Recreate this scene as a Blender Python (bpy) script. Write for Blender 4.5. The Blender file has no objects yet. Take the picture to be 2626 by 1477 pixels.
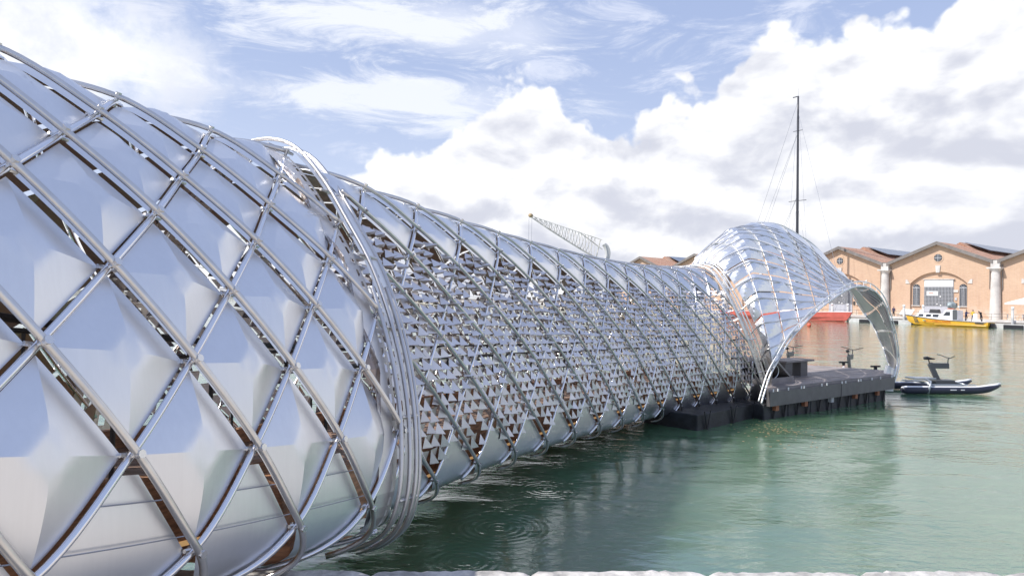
import bpy, math, random
import numpy as np
from mathutils import Vector, Matrix
random.seed(4); rng = np.random.RandomState(7)
S = bpy.context.scene
R = math.radians
# ------------------------------------------------------------------ camera
EYE = 2.9; FPX = 1750.0; CX = 1313.0; CY = 738.5; HY = 765.0
PH = math.atan((HY-CY)/FPX); RO = R(1.3)
F_ = np.array([0, math.cos(PH), math.sin(PH)]); U0 = np.array([0, -math.sin(PH), math.cos(PH)]); X0 = np.array([1., 0, 0])
R_ = math.cos(RO)*X0+math.sin(RO)*U0; U_ = math.cos(RO)*U0-math.sin(RO)*X0
CAM = np.array([0, 0, EYE])
cd = bpy.data.cameras.new('camera'); cam = bpy.data.objects.new('camera', cd); S.collection.objects.link(cam)
cd.sensor_width = 36; cd.lens = 36*FPX/2626; cd.clip_end = 20000; cd.clip_start = .05
cam.matrix_world = Matrix(((R_[0], U_[0], -F_[0], 0), (R_[1], U_[1], -F_[1], 0), (R_[2], U_[2], -F_[2], EYE), (0, 0, 0, 1)))
S.camera = cam
# ------------------------------------------------------------------ view
S.view_settings.view_transform = 'Standard'; S.view_settings.look = 'None'
S.view_settings.exposure = 0.26; S.view_settings.gamma = 1
# ------------------------------------------------------------------ sun + sky
SUN_EL = R(50); SUN_AZ = R(-107)          # azimuth from +Y towards +X
sd = Vector((math.sin(SUN_AZ)*math.cos(SUN_EL), math.cos(SUN_AZ)*math.cos(SUN_EL), math.sin(SUN_EL)))
sl = bpy.data.lights.new('sun', 'SUN'); sl.energy = 4.2; sl.angle = R(.5); sl.color = (1, .95, .88)
so = bpy.data.objects.new('sun', sl); S.collection.objects.link(so)
so.rotation_euler = (-sd).to_track_quat('-Z', 'Y').to_euler()


class NT:
    """small helper for node trees"""
    def __init__(s, tree): s.t = tree
    def n(s, typ, ins=None, **kw):
        nd = s.t.nodes.new(typ)
        for k, v in kw.items(): setattr(nd, k, v)
        for k, v in (ins or {}).items():
            if isinstance(v, bpy.types.NodeSocket): s.t.links.new(v, nd.inputs[k])
            else: nd.inputs[k].default_value = v
        return nd
    def m(s, op, a, b=0., c=0., clamp=False):
        return s.n('ShaderNodeMath', {0: a, 1: b, 2: c}, operation=op, use_clamp=clamp).outputs[0]
    def smooth(s, v, lo, hi, a=0., b=1.):
        return s.n('ShaderNodeMapRange', {0: v, 1: lo, 2: hi, 3: a, 4: b}, interpolation_type='SMOOTHSTEP').outputs[0]
    def mix(s, f, a, b, blend='MIX'):
        nd = s.n('ShaderNodeMix', data_type='RGBA', blend_type=blend)
        for k, v in ((0, f), (6, a), (7, b)):
            if isinstance(v, bpy.types.NodeSocket): s.t.links.new(v, nd.inputs[k])
            else: nd.inputs[k].default_value = (tuple(v)+(1,)) if k and len(v) == 3 else v
        return nd.outputs[2]
    def noise(s, vec, scale, detail=4., rough=.55, dist=0., out=0, dim='3D'):
        return s.n('ShaderNodeTexNoise', {'Vector': vec, 'Scale': scale, 'Detail': detail, 'Roughness': rough, 'Distortion': dist}, noise_dimensions=dim).outputs[out]


W = bpy.data.worlds.new('World'); S.world = W; W.use_nodes = True
W.node_tree.nodes.clear(); w = NT(W.node_tree)
tc = w.n('ShaderNodeTexCoord').outputs['Generated']
sep = w.n('ShaderNodeSeparateXYZ', {0: tc})
sx, sy, sz = sep.outputs
az = w.m('ARCTAN2', sx, sy); el = w.m('ARCSINE', sz)
sky = w.n('ShaderNodeTexSky', sky_type='NISHITA', sun_disc=False, sun_elevation=SUN_EL, sun_rotation=SUN_AZ % (2*math.pi),
          altitude=0., air_density=1.0, dust_density=1.6, ozone_density=1.0).outputs[0]
def horizon_y(px): return HY+math.tan(RO)*(px-CX)
def azel(px, py):
    a = math.atan((px-CX)/FPX)
    return a, math.atan((horizon_y(px)-py)/FPX*math.cos(a))
bank = [(-400, 520), (60, 470), (560, 470), (700, 455), (795, 405), (850, 385), (905, 400), (950, 360), (1020, 335), (1110, 322), (1180, 268), (1235, 215),
        (1290, 165), (1345, 150), (1400, 163), (1428, 200), (1436, 232), (1500, 250), (1560, 285), (1620, 300), (1662, 290), (1680, 215), (1720, 188),
        (1790, 175), (1850, 150), (1890, 75), (1960, 20), (2050, 5), (2140, 10), (2230, 30), (2290, -10), (2420, -60), (2626, -140)]
pts = [(-math.pi, .10), (-2.4, .07), (-1.8, .12), (-1.2, .26), (-.9, .25)]+[azel(*p) for p in bank]+[(.85, .50), (1.2, .32), (1.7, .12), (2.3, .09), (2.8, .07), (math.pi, .10)]
fc = w.n('ShaderNodeFloatCurve'); fc.inputs[0].default_value = 1
w.t.links.new(w.m('MULTIPLY_ADD', az, 1/(2*math.pi), .5), fc.inputs[1])
cm = fc.mapping; cv = cm.curves[0]
cm.use_clip = False
pts = sorted(pts)
XY = [(a/(2*math.pi)+.5, e) for a, e in pts]
cv.points[0].location = XY[0]; cv.points[1].location = XY[-1]
for p in XY[1:-1]: cv.points.new(*p)
for p in cv.points: p.handle_type = 'VECTOR'
cm.update()
top = fc.outputs[0]
front = w.smooth(w.m('ABSOLUTE', az), 1.5, .9)
# sky-dome coordinates (azimuth, elevation) as a vector for the cloud textures
ae = w.n('ShaderNodeCombineXYZ', {0: az, 1: el, 2: 0.}).outputs[0]
puff = w.noise(tc, 11., 5., .58)
puff2 = w.n('ShaderNodeTexVoronoi', {'Vector': w.n('ShaderNodeVectorMath', {0: tc, 1: w.n('ShaderNodeVectorMath', {0: w.noise(tc, 20., 3., .5, out=1), 3: .035}, operation='SCALE').outputs[0]}, operation='ADD').outputs[0],
             'Scale': 17., 'Smoothness': .5, 'Detail': 2.5, 'Roughness': .5}, feature='SMOOTH_F1').outputs[0]
edge = w.m('ADD', w.m('MULTIPLY_ADD', puff, .075, -.032), w.m('MULTIPLY_ADD', puff2, -.055, .018))
depth = w.m('SUBTRACT', w.m('ADD', top, edge), el)          # how far below the cloud top
m_bank = w.smooth(depth, -.004, .012)
# grey undersides and folds of the cumulus
def relief(off):
    return w.noise(w.n('ShaderNodeMapping', {'Vector': ae, 'Scale': (1., 1.7, 1.), 'Location': (.35+off[0], .12+off[1]*1.7, 0)}).outputs[0], 7.5, 5., .52, .25)
r0 = relief((0, 0)); r1 = relief((-.012, .030))
fold = w.noise(w.n('ShaderNodeMapping', {'Vector': ae, 'Scale': (1., 2.6, 1.), 'Location': (.9, .4, 0)}).outputs[0], 3.2, 2., .5)
g = w.m('MULTIPLY', w.m('SUBTRACT', r1, r0), 3.4)                    # underside: more cloud above than here
g = w.m('ADD', g, w.m('MULTIPLY', w.smooth(depth, .01, .20), .42))
g = w.m('ADD', g, w.m('MULTIPLY_ADD', fold, 1.3, -.70))
g = w.smooth(g, -.22, .84)
cl_bank = w.mix(g, (.93, .935, .955), (.585, .605, .69))
# thin streaked high cloud
mp = w.n('ShaderNodeMapping', {'Vector': ae, 'Rotation': (0, 0, R(-17)), 'Scale': (3.2, 12., 1.), 'Location': (.3, .55, 0)}).outputs[0]
wisp = w.noise(mp, 1.9, 9., .68, .7)
wb = w.noise(w.n('ShaderNodeMapping', {'Vector': ae, 'Location': (1.2, 1.25, 0)}).outputs[0], 3.4, 2., .5)
m_wisp = w.m('MULTIPLY', w.smooth(w.m('ADD', wisp, w.m('MULTIPLY_ADD', wb, .75, -.375)), .54, .76), .6)
# broad soft cloud on the left
def blob(px, py, ra, re):
    a, e = azel(px, py)
    da = w.m('DIVIDE', w.m('SUBTRACT', az, a), ra); de = w.m('DIVIDE', w.m('SUBTRACT', el, e), re)
    return w.m('SQRT', w.m('ADD', w.m('MULTIPLY', da, da), w.m('MULTIPLY', de, de)))
b1 = blob(110, 110, .215, .09)
sn = w.noise(tc, 7., 6., .6)
m_soft = w.smooth(w.m('ADD', b1, w.m('MULTIPLY_ADD', sn, 2.4, -1.2)), 1.2, .45)
m_soft2 = w.smooth(w.m('ADD', blob(960, 255, .24, .03), w.m('MULTIPLY_ADD', wisp, 5., -2.5)), 1.5, .2, 0., .75)
m_soft3 = w.smooth(w.m('ADD', blob(960, 60, .22, .035), w.m('MULTIPLY_ADD', wisp, 5., -2.5)), 1.5, .2, 0., .8)
haze = w.smooth(el, .42, -.02, 0., .7)
skc = w.n('ShaderNodeVectorMath', {0: sky, 3: .085}, operation='SCALE').outputs[0]
skc = w.mix(.70, skc, (.45, .55, .83))
skc = w.mix(haze, skc, (.66, .73, .88))
m_wisp = w.m('MULTIPLY', m_wisp, w.m('MULTIPLY_ADD', front, .75, .25))
c = w.mix(m_wisp, skc, (.80, .83, .93))
c = w.mix(m_soft3, c, (.88, .90, .95))
c = w.mix(m_soft2, c, (.88, .90, .95))
c = w.mix(m_soft, c, w.mix(w.smooth(sn, .38, .62), (.68, .71, .81), (.92, .93, .96)))
c = w.mix(m_bank, c, cl_bank)
below = w.smooth(sz, -.02, 0.)
c = w.mix(below, (.20, .24, .22), c)
bg = w.n('ShaderNodeBackground', {0: c, 1: 1.0})
w.t.links.new(bg.outputs[0], w.n('ShaderNodeOutputWorld').inputs[0])


def ray(px, py): return F_+R_*(px-CX)/FPX-U_*(py-CY)/FPX
def at_d(px, py, d): r = ray(px, py); return CAM+r*d/r[1]
def at_z(px, py, z): r = ray(px, py); return CAM+r*(z-EYE)/r[2]

# ------------------------------------------------------------------ materials
def mat(name, col, rough=.6, metal=0., var=.0, vscale=3., bump=0., bscale=20., spec=None, stretch=None, rvar=0., back=None, two=None, emit=None, coat=0.):
    m = bpy.data.materials.new(name); m.use_nodes = True; t = NT(m.node_tree)
    b = m.node_tree.nodes['Principled BSDF']
    b.inputs['Roughness'].default_value = rough; b.inputs['Metallic'].default_value = metal
    if spec is not None: b.inputs['Specular IOR Level'].default_value = spec
    if coat: b.inputs['Coat Weight'].default_value = coat
    co = t.n('ShaderNodeTexCoord').outputs['Object']
    if stretch: co = t.n('ShaderNodeMapping', {'Vector': co, 'Scale': stretch}).outputs[0]
    col4 = tuple(col)+(1,)
    if var:
        nz = t.noise(co, vscale, 5., .6)
        hi = two or [min(1, x*(1+var)) for x in col]; lo = [x*(1-var) for x in col]
        cs = t.mix(t.smooth(nz, .32, .68), lo, hi)
        t.t.links.new(cs, b.inputs['Base Color'])
        if rvar:
            t.t.links.new(t.n('ShaderNodeMapRange', {0: nz, 1: .3, 2: .7, 3: rough-rvar, 4: rough+rvar}).outputs[0], b.inputs['Roughness'])
    else: b.inputs['Base Color'].default_value = col4
    if bump:
        bn = t.n('ShaderNodeBump', {'Height': t.noise(co, bscale, 4., .6), 'Strength': bump, 'Distance': .02})
        t.t.links.new(bn.outputs[0], b.inputs['Normal'])
    if emit:
        b.inputs['Emission Color'].default_value = tuple(emit[:3])+(1,); b.inputs['Emission Strength'].default_value = emit[3]
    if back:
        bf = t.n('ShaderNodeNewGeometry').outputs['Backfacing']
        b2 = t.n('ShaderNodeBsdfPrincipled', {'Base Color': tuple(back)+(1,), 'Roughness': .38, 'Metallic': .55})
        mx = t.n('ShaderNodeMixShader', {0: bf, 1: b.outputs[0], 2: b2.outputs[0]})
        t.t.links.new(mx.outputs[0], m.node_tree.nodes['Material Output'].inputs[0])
    return m


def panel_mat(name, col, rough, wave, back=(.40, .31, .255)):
    m = bpy.data.materials.new(name); m.use_nodes = True; t = NT(m.node_tree)
    b = m.node_tree.nodes['Principled BSDF']; b.inputs['Metallic'].default_value = 1.
    geo = t.n('ShaderNodeNewGeometry'); co = geo.outputs['Position']
    br = t.noise(t.n('ShaderNodeMapping', {'Vector': co, 'Scale': (26., 26., 1.2)}).outputs[0], 9., 3., .6)
    sm = t.noise(co, 3.2, 5., .62)
    rn0 = t.n('ShaderNodeObjectInfo').outputs['Random']
    cbase = t.mix(t.smooth(sm, .3, .72), [c*.955 for c in col], col)
    streak = t.smooth(t.noise(t.n('ShaderNodeMapping', {'Vector': co, 'Scale': (14., 14., .8)}).outputs[0], 2.2, 4., .7), .30, .72)
    cbase = t.mix(t.m('MULTIPLY', streak, .5), cbase, [c*.90 for c in col])
    cbase = t.mix(t.m('MULTIPLY', rn0, .5), cbase, [c*.88 for c in col])
    t.t.links.new(cbase, b.inputs['Base Color'])
    t.t.links.new(t.m('ADD', t.m('MULTIPLY_ADD', br, .02, rough-.01), t.m('MULTIPLY_ADD', sm, .10, -.05)), b.inputs['Roughness'])
    rnd = t.n('ShaderNodeObjectInfo').outputs['Random']
    wv = t.noise(co, 2.0, 1., .4)
    b1 = t.n('ShaderNodeBump', {'Height': wv, 'Strength': 1., 'Distance': wave})
    t.t.links.new(b1.outputs[0], b.inputs['Normal'])
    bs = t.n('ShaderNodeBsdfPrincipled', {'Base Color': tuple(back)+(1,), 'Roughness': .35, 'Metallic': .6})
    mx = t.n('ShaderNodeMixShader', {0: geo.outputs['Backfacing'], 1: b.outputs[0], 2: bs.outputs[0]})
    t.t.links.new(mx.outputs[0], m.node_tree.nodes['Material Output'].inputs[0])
    return m


M = {}
M['panel'] = panel_mat('brushed_aluminium_panel', (.82, .825, .85), .37, .004)
M['panel2'] = panel_mat('brushed_aluminium_panel_far', (.87, .87, .885), .33, .006)
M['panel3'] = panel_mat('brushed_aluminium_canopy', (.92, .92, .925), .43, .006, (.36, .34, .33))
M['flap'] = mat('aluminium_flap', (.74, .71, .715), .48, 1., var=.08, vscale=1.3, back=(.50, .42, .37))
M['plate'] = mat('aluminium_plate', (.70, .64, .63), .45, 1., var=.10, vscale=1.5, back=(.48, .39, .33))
M['rod'] = mat('steel_tube', (.66, .64, .62), .30, 1., var=.06, vscale=6.)
M['rodb'] = mat('polished_steel_tube', (.80, .80, .83), .16, 1.)
M['hoop'] = mat('satin_steel_hoop', (.60, .585, .58), .38, 1., var=.05, vscale=4.)
M['pale'] = mat('pale_anodised_band', (.86, .85, .84), .48, .85)
M['band'] = mat('satin_edge_plate', (.70, .68, .67), .42, .9, var=.05, vscale=2.)
M['clamp'] = mat('clamp_steel', (.72, .71, .70), .25, 1.)
M['wood'] = mat('bridge_timber', (.42, .22, .12), .6, var=.35, vscale=5., stretch=(1, 1, 6), bump=.2)
M['deckwood'] = mat('inner_deck_timber', (.30, .20, .15), .55, var=.3, vscale=4., stretch=(3, 3, 3), bump=.2)
M['led'] = mat('warm_strip_light', (.9, .6, .3), .5, emit=(1., .60, .25, .3))
M['comp'] = mat('dark_composite_board', (.26, .23, .225), .55, var=.18, vscale=2.2, bump=.15, bscale=60)
M['board'] = mat('worn_deck_board', (.30, .265, .26), .6, var=.22, vscale=1.3, bump=.2, bscale=50)
M['skirt'] = mat('grey_brown_board', (.13, .12, .118), .5, var=.12, vscale=3., bump=.1)
M['black'] = mat('black_plastic', (.014, .014, .018), .5)
M['pont'] = mat('pontoon_plastic', (.018, .020, .024), .55, var=.6, vscale=2.5, bump=.3)
M['dark'] = mat('dark_grey_metal', (.05, .052, .055), .4, var=.2)
M['rust'] = mat('rusty_bracket', (.30, .12, .06), .7, var=.3)
M['stone'] = mat('istrian_stone', (.47, .45, .425), .8, var=.38, vscale=5.5, bump=.9, bscale=22)
M['stonef'] = mat('quay_stone_far', (.60, .57, .54), .8, var=.15, vscale=.7)
M['pave'] = mat('quay_paving', (.50, .46, .40), .85, var=.12, vscale=.5)
M['conc'] = mat('dock_concrete', (.52, .52, .51), .8, var=.15, vscale=1.)
M['white'] = mat('white_paint', (.80, .80, .80), .35, coat=.3)
M['fabric'] = mat('white_canvas', (.80, .79, .77), .8)
M['yellow'] = mat('yellow_hull_paint', (.78, .43, .035), .25, coat=.5, var=.06, vscale=1.)
M['red'] = mat('faded_red_hull', (.62, .13, .10), .4, var=.15, vscale=.5)
M['orange'] = mat('orange_red_lettering', (.55, .10, .02), .4)
M['glass'] = mat('dark_glass', (.03, .035, .045), .08, spec=.8)
M['mast'] = mat('carbon_mast', (.05, .05, .06), .35)
M['wire'] = mat('rigging_wire', (.35, .36, .40), .4, .8)
M['crane'] = mat('weathered_crane_steel', (.62, .59, .53), .6, var=.3, vscale=.6)
M['cranew'] = mat('crane_grey_paint', (.50, .50, .50), .6)
M['eave'] = mat('grey_eave_boards', (.20, .18, .17), .75, var=.15, vscale=1.)
M['frame'] = mat('pale_window_bars', (.50, .51, .54), .5)
M['door'] = mat('pale_grey_door', (.46, .47, .52), .5, var=.05)
M['solar'] = mat('solar_glass', (.13, .16, .22), .3, spec=.8)
M['navy'] = mat('navy_cloth', (.02, .025, .06), .8)
M['skin'] = mat('skin', (.45, .27, .19), .6)
M['hiviz'] = mat('yellow_jacket', (.60, .42, .05), .7)
M['hullnavy'] = mat('navy_inflatable', (.02, .022, .04), .4)
M['bikegrey'] = mat('bike_grey', (.085, .09, .095), .45)
M['tube'] = mat('bike_silver', (.45, .48, .50), .35, .8)
M['leaf'] = mat('floating_leaves', (.35, .22, .10), .8, var=.3)

# brick wall: plaster-worn orange brick, courses as colour only (less than a pixel each)
def brick_mat():
    m = bpy.data.materials.new('orange_brick_wall'); m.use_nodes = True; t = NT(m.node_tree); b = m.node_tree.nodes['Principled BSDF']
    co = t.n('ShaderNodeTexCoord').outputs['Object']
    rot = t.n('ShaderNodeMapping', {'Vector': co, 'Rotation': (R(90), 0, 0)}).outputs[0]
    bt = t.n('ShaderNodeTexBrick', {'Vector': rot, 'Color1': (.60, .385, .245, 1), 'Color2': (.50, .305, .19, 1), 'Mortar': (.60, .48, .39, 1), 'Scale': 1., 'Mortar Size': .012, 'Brick Width': .27, 'Row Height': .075}).outputs[0]
    big = t.noise(co, .35, 6., .65)
    c = t.mix(t.smooth(big, .45, .75, 0., .55), bt, (.64, .46, .33))
    st = t.noise(t.n('ShaderNodeMapping', {'Vector': co, 'Scale': (1, 1, .35)}).outputs[0], .9, 6., .7)
    c = t.mix(t.smooth(st, .52, .74, 0., .5), c, (.48, .31, .23))
    sz_ = t.n('ShaderNodeSeparateXYZ', {0: co}).outputs[2]
    c = t.mix(t.m('MULTIPLY', t.smooth(sz_, 4.2, 1.), t.smooth(t.noise(co, .8, 5., .65), .45, .6)), c, (.66, .55, .46))
    t.t.links.new(c, b.inputs['Base Color']); b.inputs['Roughness'].default_value = .9
    bn = t.n('ShaderNodeBump', {'Height': t.noise(co, 8., 3.), 'Strength': .4, 'Distance': .03}); t.t.links.new(bn.outputs[0], b.inputs['Normal'])
    return m
M['brick'] = brick_mat()
def roof_mat():
    m = bpy.data.materials.new('clay_roof_tiles'); m.use_nodes = True; t = NT(m.node_tree); b = m.node_tree.nodes['Principled BSDF']
    co = t.n('ShaderNodeTexCoord').outputs['Object']
    n1 = t.noise(t.n('ShaderNodeMapping', {'Vector': co, 'Scale': (1, .35, 1)}).outputs[0], 5., 3., .7); n2 = t.noise(co, .5, 5., .6)
    c = t.mix(t.smooth(n1, .35, .65), (.36, .19, .125), (.58, .35, .25)); c = t.mix(t.smooth(n2, .45, .7, 0, .6), c, (.50, .38, .30))
    t.t.links.new(c, b.inputs['Base Color']); b.inputs['Roughness'].default_value = .9
    wv = t.n('ShaderNodeTexWave', {'Vector': co, 'Scale': 1.6, 'Distortion': .6}, bands_direction='Y').outputs[1]
    bn = t.n('ShaderNodeBump', {'Height': t.m('ADD', wv, n1), 'Strength': .8, 'Distance': .08}); t.t.links.new(bn.outputs[0], b.inputs['Normal'])
    return m
M['roof'] = roof_mat()

# ------------------------------------------------------------------ mesh helpers
COL = S.collection
class MB:
    def __init__(s): s.v = []; s.f = []
    def add(s, vs, fs):
        o = len(s.v); s.v += [tuple(float(c) for c in p) for p in vs]; s.f += [tuple(o+i for i in f) for f in fs]; return s
    def box(s, c, d, X=(1, 0, 0), Y=(0, 1, 0), Z=(0, 0, 1)):
        c = np.array(c, float); X, Y, Z = [np.array(a, float) for a in (X, Y, Z)]
        P = [c+X*d[0]*i/2+Y*d[1]*j/2+Z*d[2]*k/2 for i in (-1, 1) for j in (-1, 1) for k in (-1, 1)]
        return s.add(P, [(0, 1, 3, 2), (4, 6, 7, 5), (0, 4, 5, 1), (2, 3, 7, 6), (0, 2, 6, 4), (1, 5, 7, 3)])
    def tube(s, pts, r, n=8, closed=False, cap=True):
        P = np.array(pts, float); k = len(P)
        T = np.gradient(P, axis=0)
        if closed: T = np.roll(P, -1, 0)-np.roll(P, 1, 0)
        T /= np.linalg.norm(T, axis=1)[:, None]+1e-12
        up = np.array([0, 0, 1.]) if abs(T[0][2]) < .9 else np.array([1., 0, 0])
        N = np.cross(T[0], up); N /= np.linalg.norm(N)
        rr = np.broadcast_to(np.array(r, float), (k,)) if np.ndim(r) < 1 or len(np.atleast_1d(r)) == k else np.full(k, r)
        V = []
        for i in range(k):
            N = N-T[i]*N.dot(T[i]); N /= np.linalg.norm(N)+1e-12; B = np.cross(T[i], N)
            for j in range(n):
                a = 2*math.pi*j/n; V.append(P[i]+(N*math.cos(a)+B*math.sin(a))*rr[i])
        Fs = []
        for i in range(k if closed else k-1):
            for j in range(n):
                a = i*n+j; b = i*n+(j+1) % n; i2 = (i+1) % k
                Fs.append((a, b, i2*n+(j+1) % n, i2*n+j))
        if cap and not closed: Fs += [tuple(range(n))[::-1], tuple((k-1)*n+j for j in range(n))]
        return s.add(V, Fs)
    def quad(s, *p): return s.add(p, [tuple(range(len(p)))])
    def prism(s, poly, ax):
        """closed solid: polygon (3-D points) extruded by vector ax"""
        n = len(poly); A = [np.array(p, float) for p in poly]; B = [p+np.array(ax, float) for p in A]
        return s.add(A+B, [tuple(range(n))[::-1], tuple(range(n, 2*n))]+[(i, (i+1) % n, n+(i+1) % n, n+i) for i in range(n)])
    def mesh(s, name, m, smooth=False):
        me = bpy.data.meshes.new(name); me.from_pydata(s.v, [], s.f); me.update()
        if smooth: me.shade_smooth()
        if m: me.materials.append(m)
        return me
    def obj(s, name, m, parent=None, smooth=False, bevel=0.):
        me = s.mesh(name, m, smooth)
        return link(name, me, parent, bevel)
def link(name, me, parent=None, bevel=0.):
    o = bpy.data.objects.new(name, me); COL.objects.link(o)
    if parent is not None:
        o.parent = parent
        if parent.type == 'EMPTY' or True: o.matrix_parent_inverse = parent.matrix_basis.inverted()
    if bevel:
        b = o.modifiers.new('bevel', 'BEVEL'); b.width = bevel; b.segments = 2; b.limit_method = 'ANGLE'
    return o
def thing(name, label, cat, loc=(0, 0, 0), group=None, rz=0.):
    o = bpy.data.objects.new(name, None); COL.objects.link(o); o.location = [float(c) for c in loc]; o.rotation_euler = (0, 0, rz)
    o.empty_display_size = .2
    o['label'] = label; o['category'] = cat
    if group: o['group'] = group
    return o
def tag(o, label=None, cat=None, group=None, kind=None):
    if label: o['label'] = label
    if cat: o['category'] = cat
    if group: o['group'] = group
    if kind: o['kind'] = kind
    return o

# ------------------------------------------------------------------ water
def water():
    m = bpy.data.materials.new('lagoon_water'); m.use_nodes = True; t = NT(m.node_tree); b = m.node_tree.nodes['Principled BSDF']
    pos = t.n('ShaderNodeNewGeometry').outputs['Position']
    bigc = t.noise(pos, .05, 3.)
    t.t.links.new(t.mix(bigc, (.072, .158, .080), (.100, .176, .112)), b.inputs['Base Color'])
    b.inputs['Roughness'].default_value = .045; b.inputs['IOR'].default_value = 2.25
    b.inputs['Subsurface Weight'].default_value = 1.; b.inputs['Subsurface Scale'].default_value = 1.6; b.inputs['Subsurface Radius'].default_value = (.7, 1., .8); b.subsurface_method = 'BURLEY'
    b.inputs['Specular IOR Level'].default_value = .85
    mp = t.n('ShaderNodeMapping', {'Vector': pos, 'Rotation': (0, 0, R(12)), 'Scale': (1., 1.9, 1.)}).outputs[0]
    n1 = t.noise(mp, .9, 3., .5, .6); n2 = t.noise(mp, 4.5, 4., .6, .4); n3 = t.noise(mp, .22, 2., .5)
    amp = t.smooth(t.noise(pos, .33, 3., .5), .36, .62, .35, 1.)
    h = t.m('ADD', t.m('MULTIPLY', n1, .027), t.m('MULTIPLY', t.m('MULTIPLY', n2, .0105), amp))
    h = t.m('ADD', h, t.m('MULTIPLY', n3, .10))
    # drip rings close to the quay
    for px, py, sc in ((1280, 1352, 1.), (1190, 1440, .7), (1400, 1255, .8)):
        p = at_z(px, py, 0)
        d = t.n('ShaderNodeVectorMath', {0: pos, 1: tuple(p)}, operation='DISTANCE').outputs['Value']
        rg = t.m('MULTIPLY', t.m('SINE', t.m('MULTIPLY', d, 62.)), t.smooth(d, 1.1*sc, 0., 0., .0018))
        h = t.m('ADD', h, rg)
    bn = t.n('ShaderNodeBump', {'Height': h, 'Strength': 1., 'Distance': 1.})
    t.t.links.new(bn.outputs[0], b.inputs['Normal'])
    o = MB().quad((-2500, -60, 0), (2500, -60, 0), (2500, 4000, 0), (-2500, 4000, 0)).obj('water', m); tag(o, kind='structure')
    tag(o, 'green lagoon water with small ripples')
water()

# ------------------------------------------------------------------ bridge surface (metres, two fitted sections)
PA = [-3.3591, 2.1896, .1543, 1.7659, 3.8476, 5.5178, 2.109, -2.6103, 2.7473, -1.0517, .9364]
A_L = [-.75, 0, 1, 2, 3, 4, 5, 6, 7, 8, 8.6, 9.3, 10.2]
A_H = [0, .319, .70, 1.004, 1.29, 1.51, 1.691, 1.824, 1.86, 1.70, 1.42, .95, .3]
A_V = [1.655, 1.596, 1.308, .99, .648, .273, -.143, -.594, -1.077, -1.36, -1.47, -1.52, -1.54]
PB = [-1.9897, 2.9818, 2.1099, -1.0518, .2086, 7.6013, 9.0839, .3674, -1.0761, .02, 2.4302, -.386, -.1331, .1591]
B_L = [-1.5, -.8, 0, 1, 2, 3, 4, 5, 6, 7, 7.6, 8.1, 8.7, 9.6]
B_H = [0, .37, .7402, .9864, 1.1409, 1.2469, 1.3268, 1.3543, 1.3466, 1.2833, 1.16, .95, .62, .15]
B_V = [1.65, 1.635, 1.5377, 1.2219, .8778, .4823, .0537, -.4201, -.9657, -1.5124, -1.74, -1.83, -1.87, -1.88]
def hermite(Ls, Vs, x):
    Ls = np.array(Ls, float); Vs = np.array(Vs, float)
    d = np.gradient(Vs, Ls)
    if Vs[0] == 0: d[0] = (Vs[1]-Vs[0])/(Ls[1]-Ls[0])
    else: d[0] = 0
    x = np.clip(x, Ls[0], Ls[-1]); k = np.clip(np.searchsorted(Ls, x, side='right')-1, 0, len(Ls)-2)
    hh = Ls[k+1]-Ls[k]; t = (x-Ls[k])/hh
    return (2*t**3-3*t**2+1)*Vs[k]+(t**3-2*t**2+t)*hh*d[k]+(-2*t**3+3*t**2)*Vs[k+1]+(t**3-t**2)*hh*d[k+1]
class Sec:
    def __init__(s, kind):
        s.k = kind; s.ax = -.75 if kind == 'A' else -1.5
        s.L, s.H, s.V = (A_L, A_H, A_V) if kind == 'A' else (B_L, B_H, B_V)
    def poly(s, u):
        if s.k == 'A':
            p = PA; uc = np.clip(u, -.22, .62); du = u-uc
            x = p[0]+p[1]*uc+p[2]*uc**2+p[3]*uc**3; dx = p[1]+2*p[2]*uc+3*p[3]*uc**2
            y = p[4]+p[5]*uc+p[6]*uc**2+p[7]*uc**3; dy = p[5]+2*p[6]*uc+3*p[7]*uc**2
            z = p[8]+p[9]*uc+p[10]*uc**2+du*-.45
            x = x+du*dx; y = y+du*dy; sc = 1+.0392*u; tl = .1151
        else:
            p = PB; x = sum(p[k]*u**k for k in range(5)); y = sum(p[5+k]*u**k for k in range(5)); z = sum(p[10+k]*u**k for k in range(4))
            dx = sum(k*p[k]*u**(k-1) for k in range(1, 5)); dy = sum(k*p[5+k]*u**(k-1) for k in range(1, 5))
            sc = 1+.0874*u-.0358*u*u; tl = -.4209
        n = np.hypot(dx, dy)
        return x, y, z, dx/n, dy/n, sc, tl
    def raw(s, wv, l):
        wv = np.asarray(wv, float); l = np.asarray(l, float)
        x, y, z, tx, ty, sc, tl = s.poly(wv/8.)
        far = l < s.ax; lm = np.where(far, 2*s.ax-l, l)
        h = hermite(s.L, s.H, lm)*np.where(far, -1, 1); v = hermite(s.L, s.V, lm)
        sh = tl*v*sc
        if s.k == 'A': z = z+np.clip(-.09+.4*wv/8., -.12, .06)*np.exp(-((lm-s.ax)/2.)**2)
        return np.stack([x+ty*h*sc+tx*sh, y-tx*h*sc+ty*sh, z+v*sc], -1)
    def P(s, wv, l, off=0.):
        wv, l = np.broadcast_arrays(np.asarray(wv, float), np.asarray(l, float))
        p = s.raw(wv, l)
        N = s.N(wv, l)
        return p+N*np.asarray(off)[..., None] if np.ndim(off) else p+N*off
    def N(s, wv, l):
        e = .04
        a = s.raw(wv+e, l)-s.raw(wv-e, l); b = s.raw(wv, l+e)-s.raw(wv, l-e)
        n = np.cross(b, a); return n/(np.linalg.norm(n, axis=-1)[..., None]+1e-12)
SA = Sec('A'); SB = Sec('B')
# outward check
_c = SA.raw(1., 3.); _n = SA.N(np.array(1.), np.array(3.)); 
if _n[0] < 0:
    _old = Sec.N; Sec.N = lambda s, a, b: -_old(s, a, b)

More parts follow.
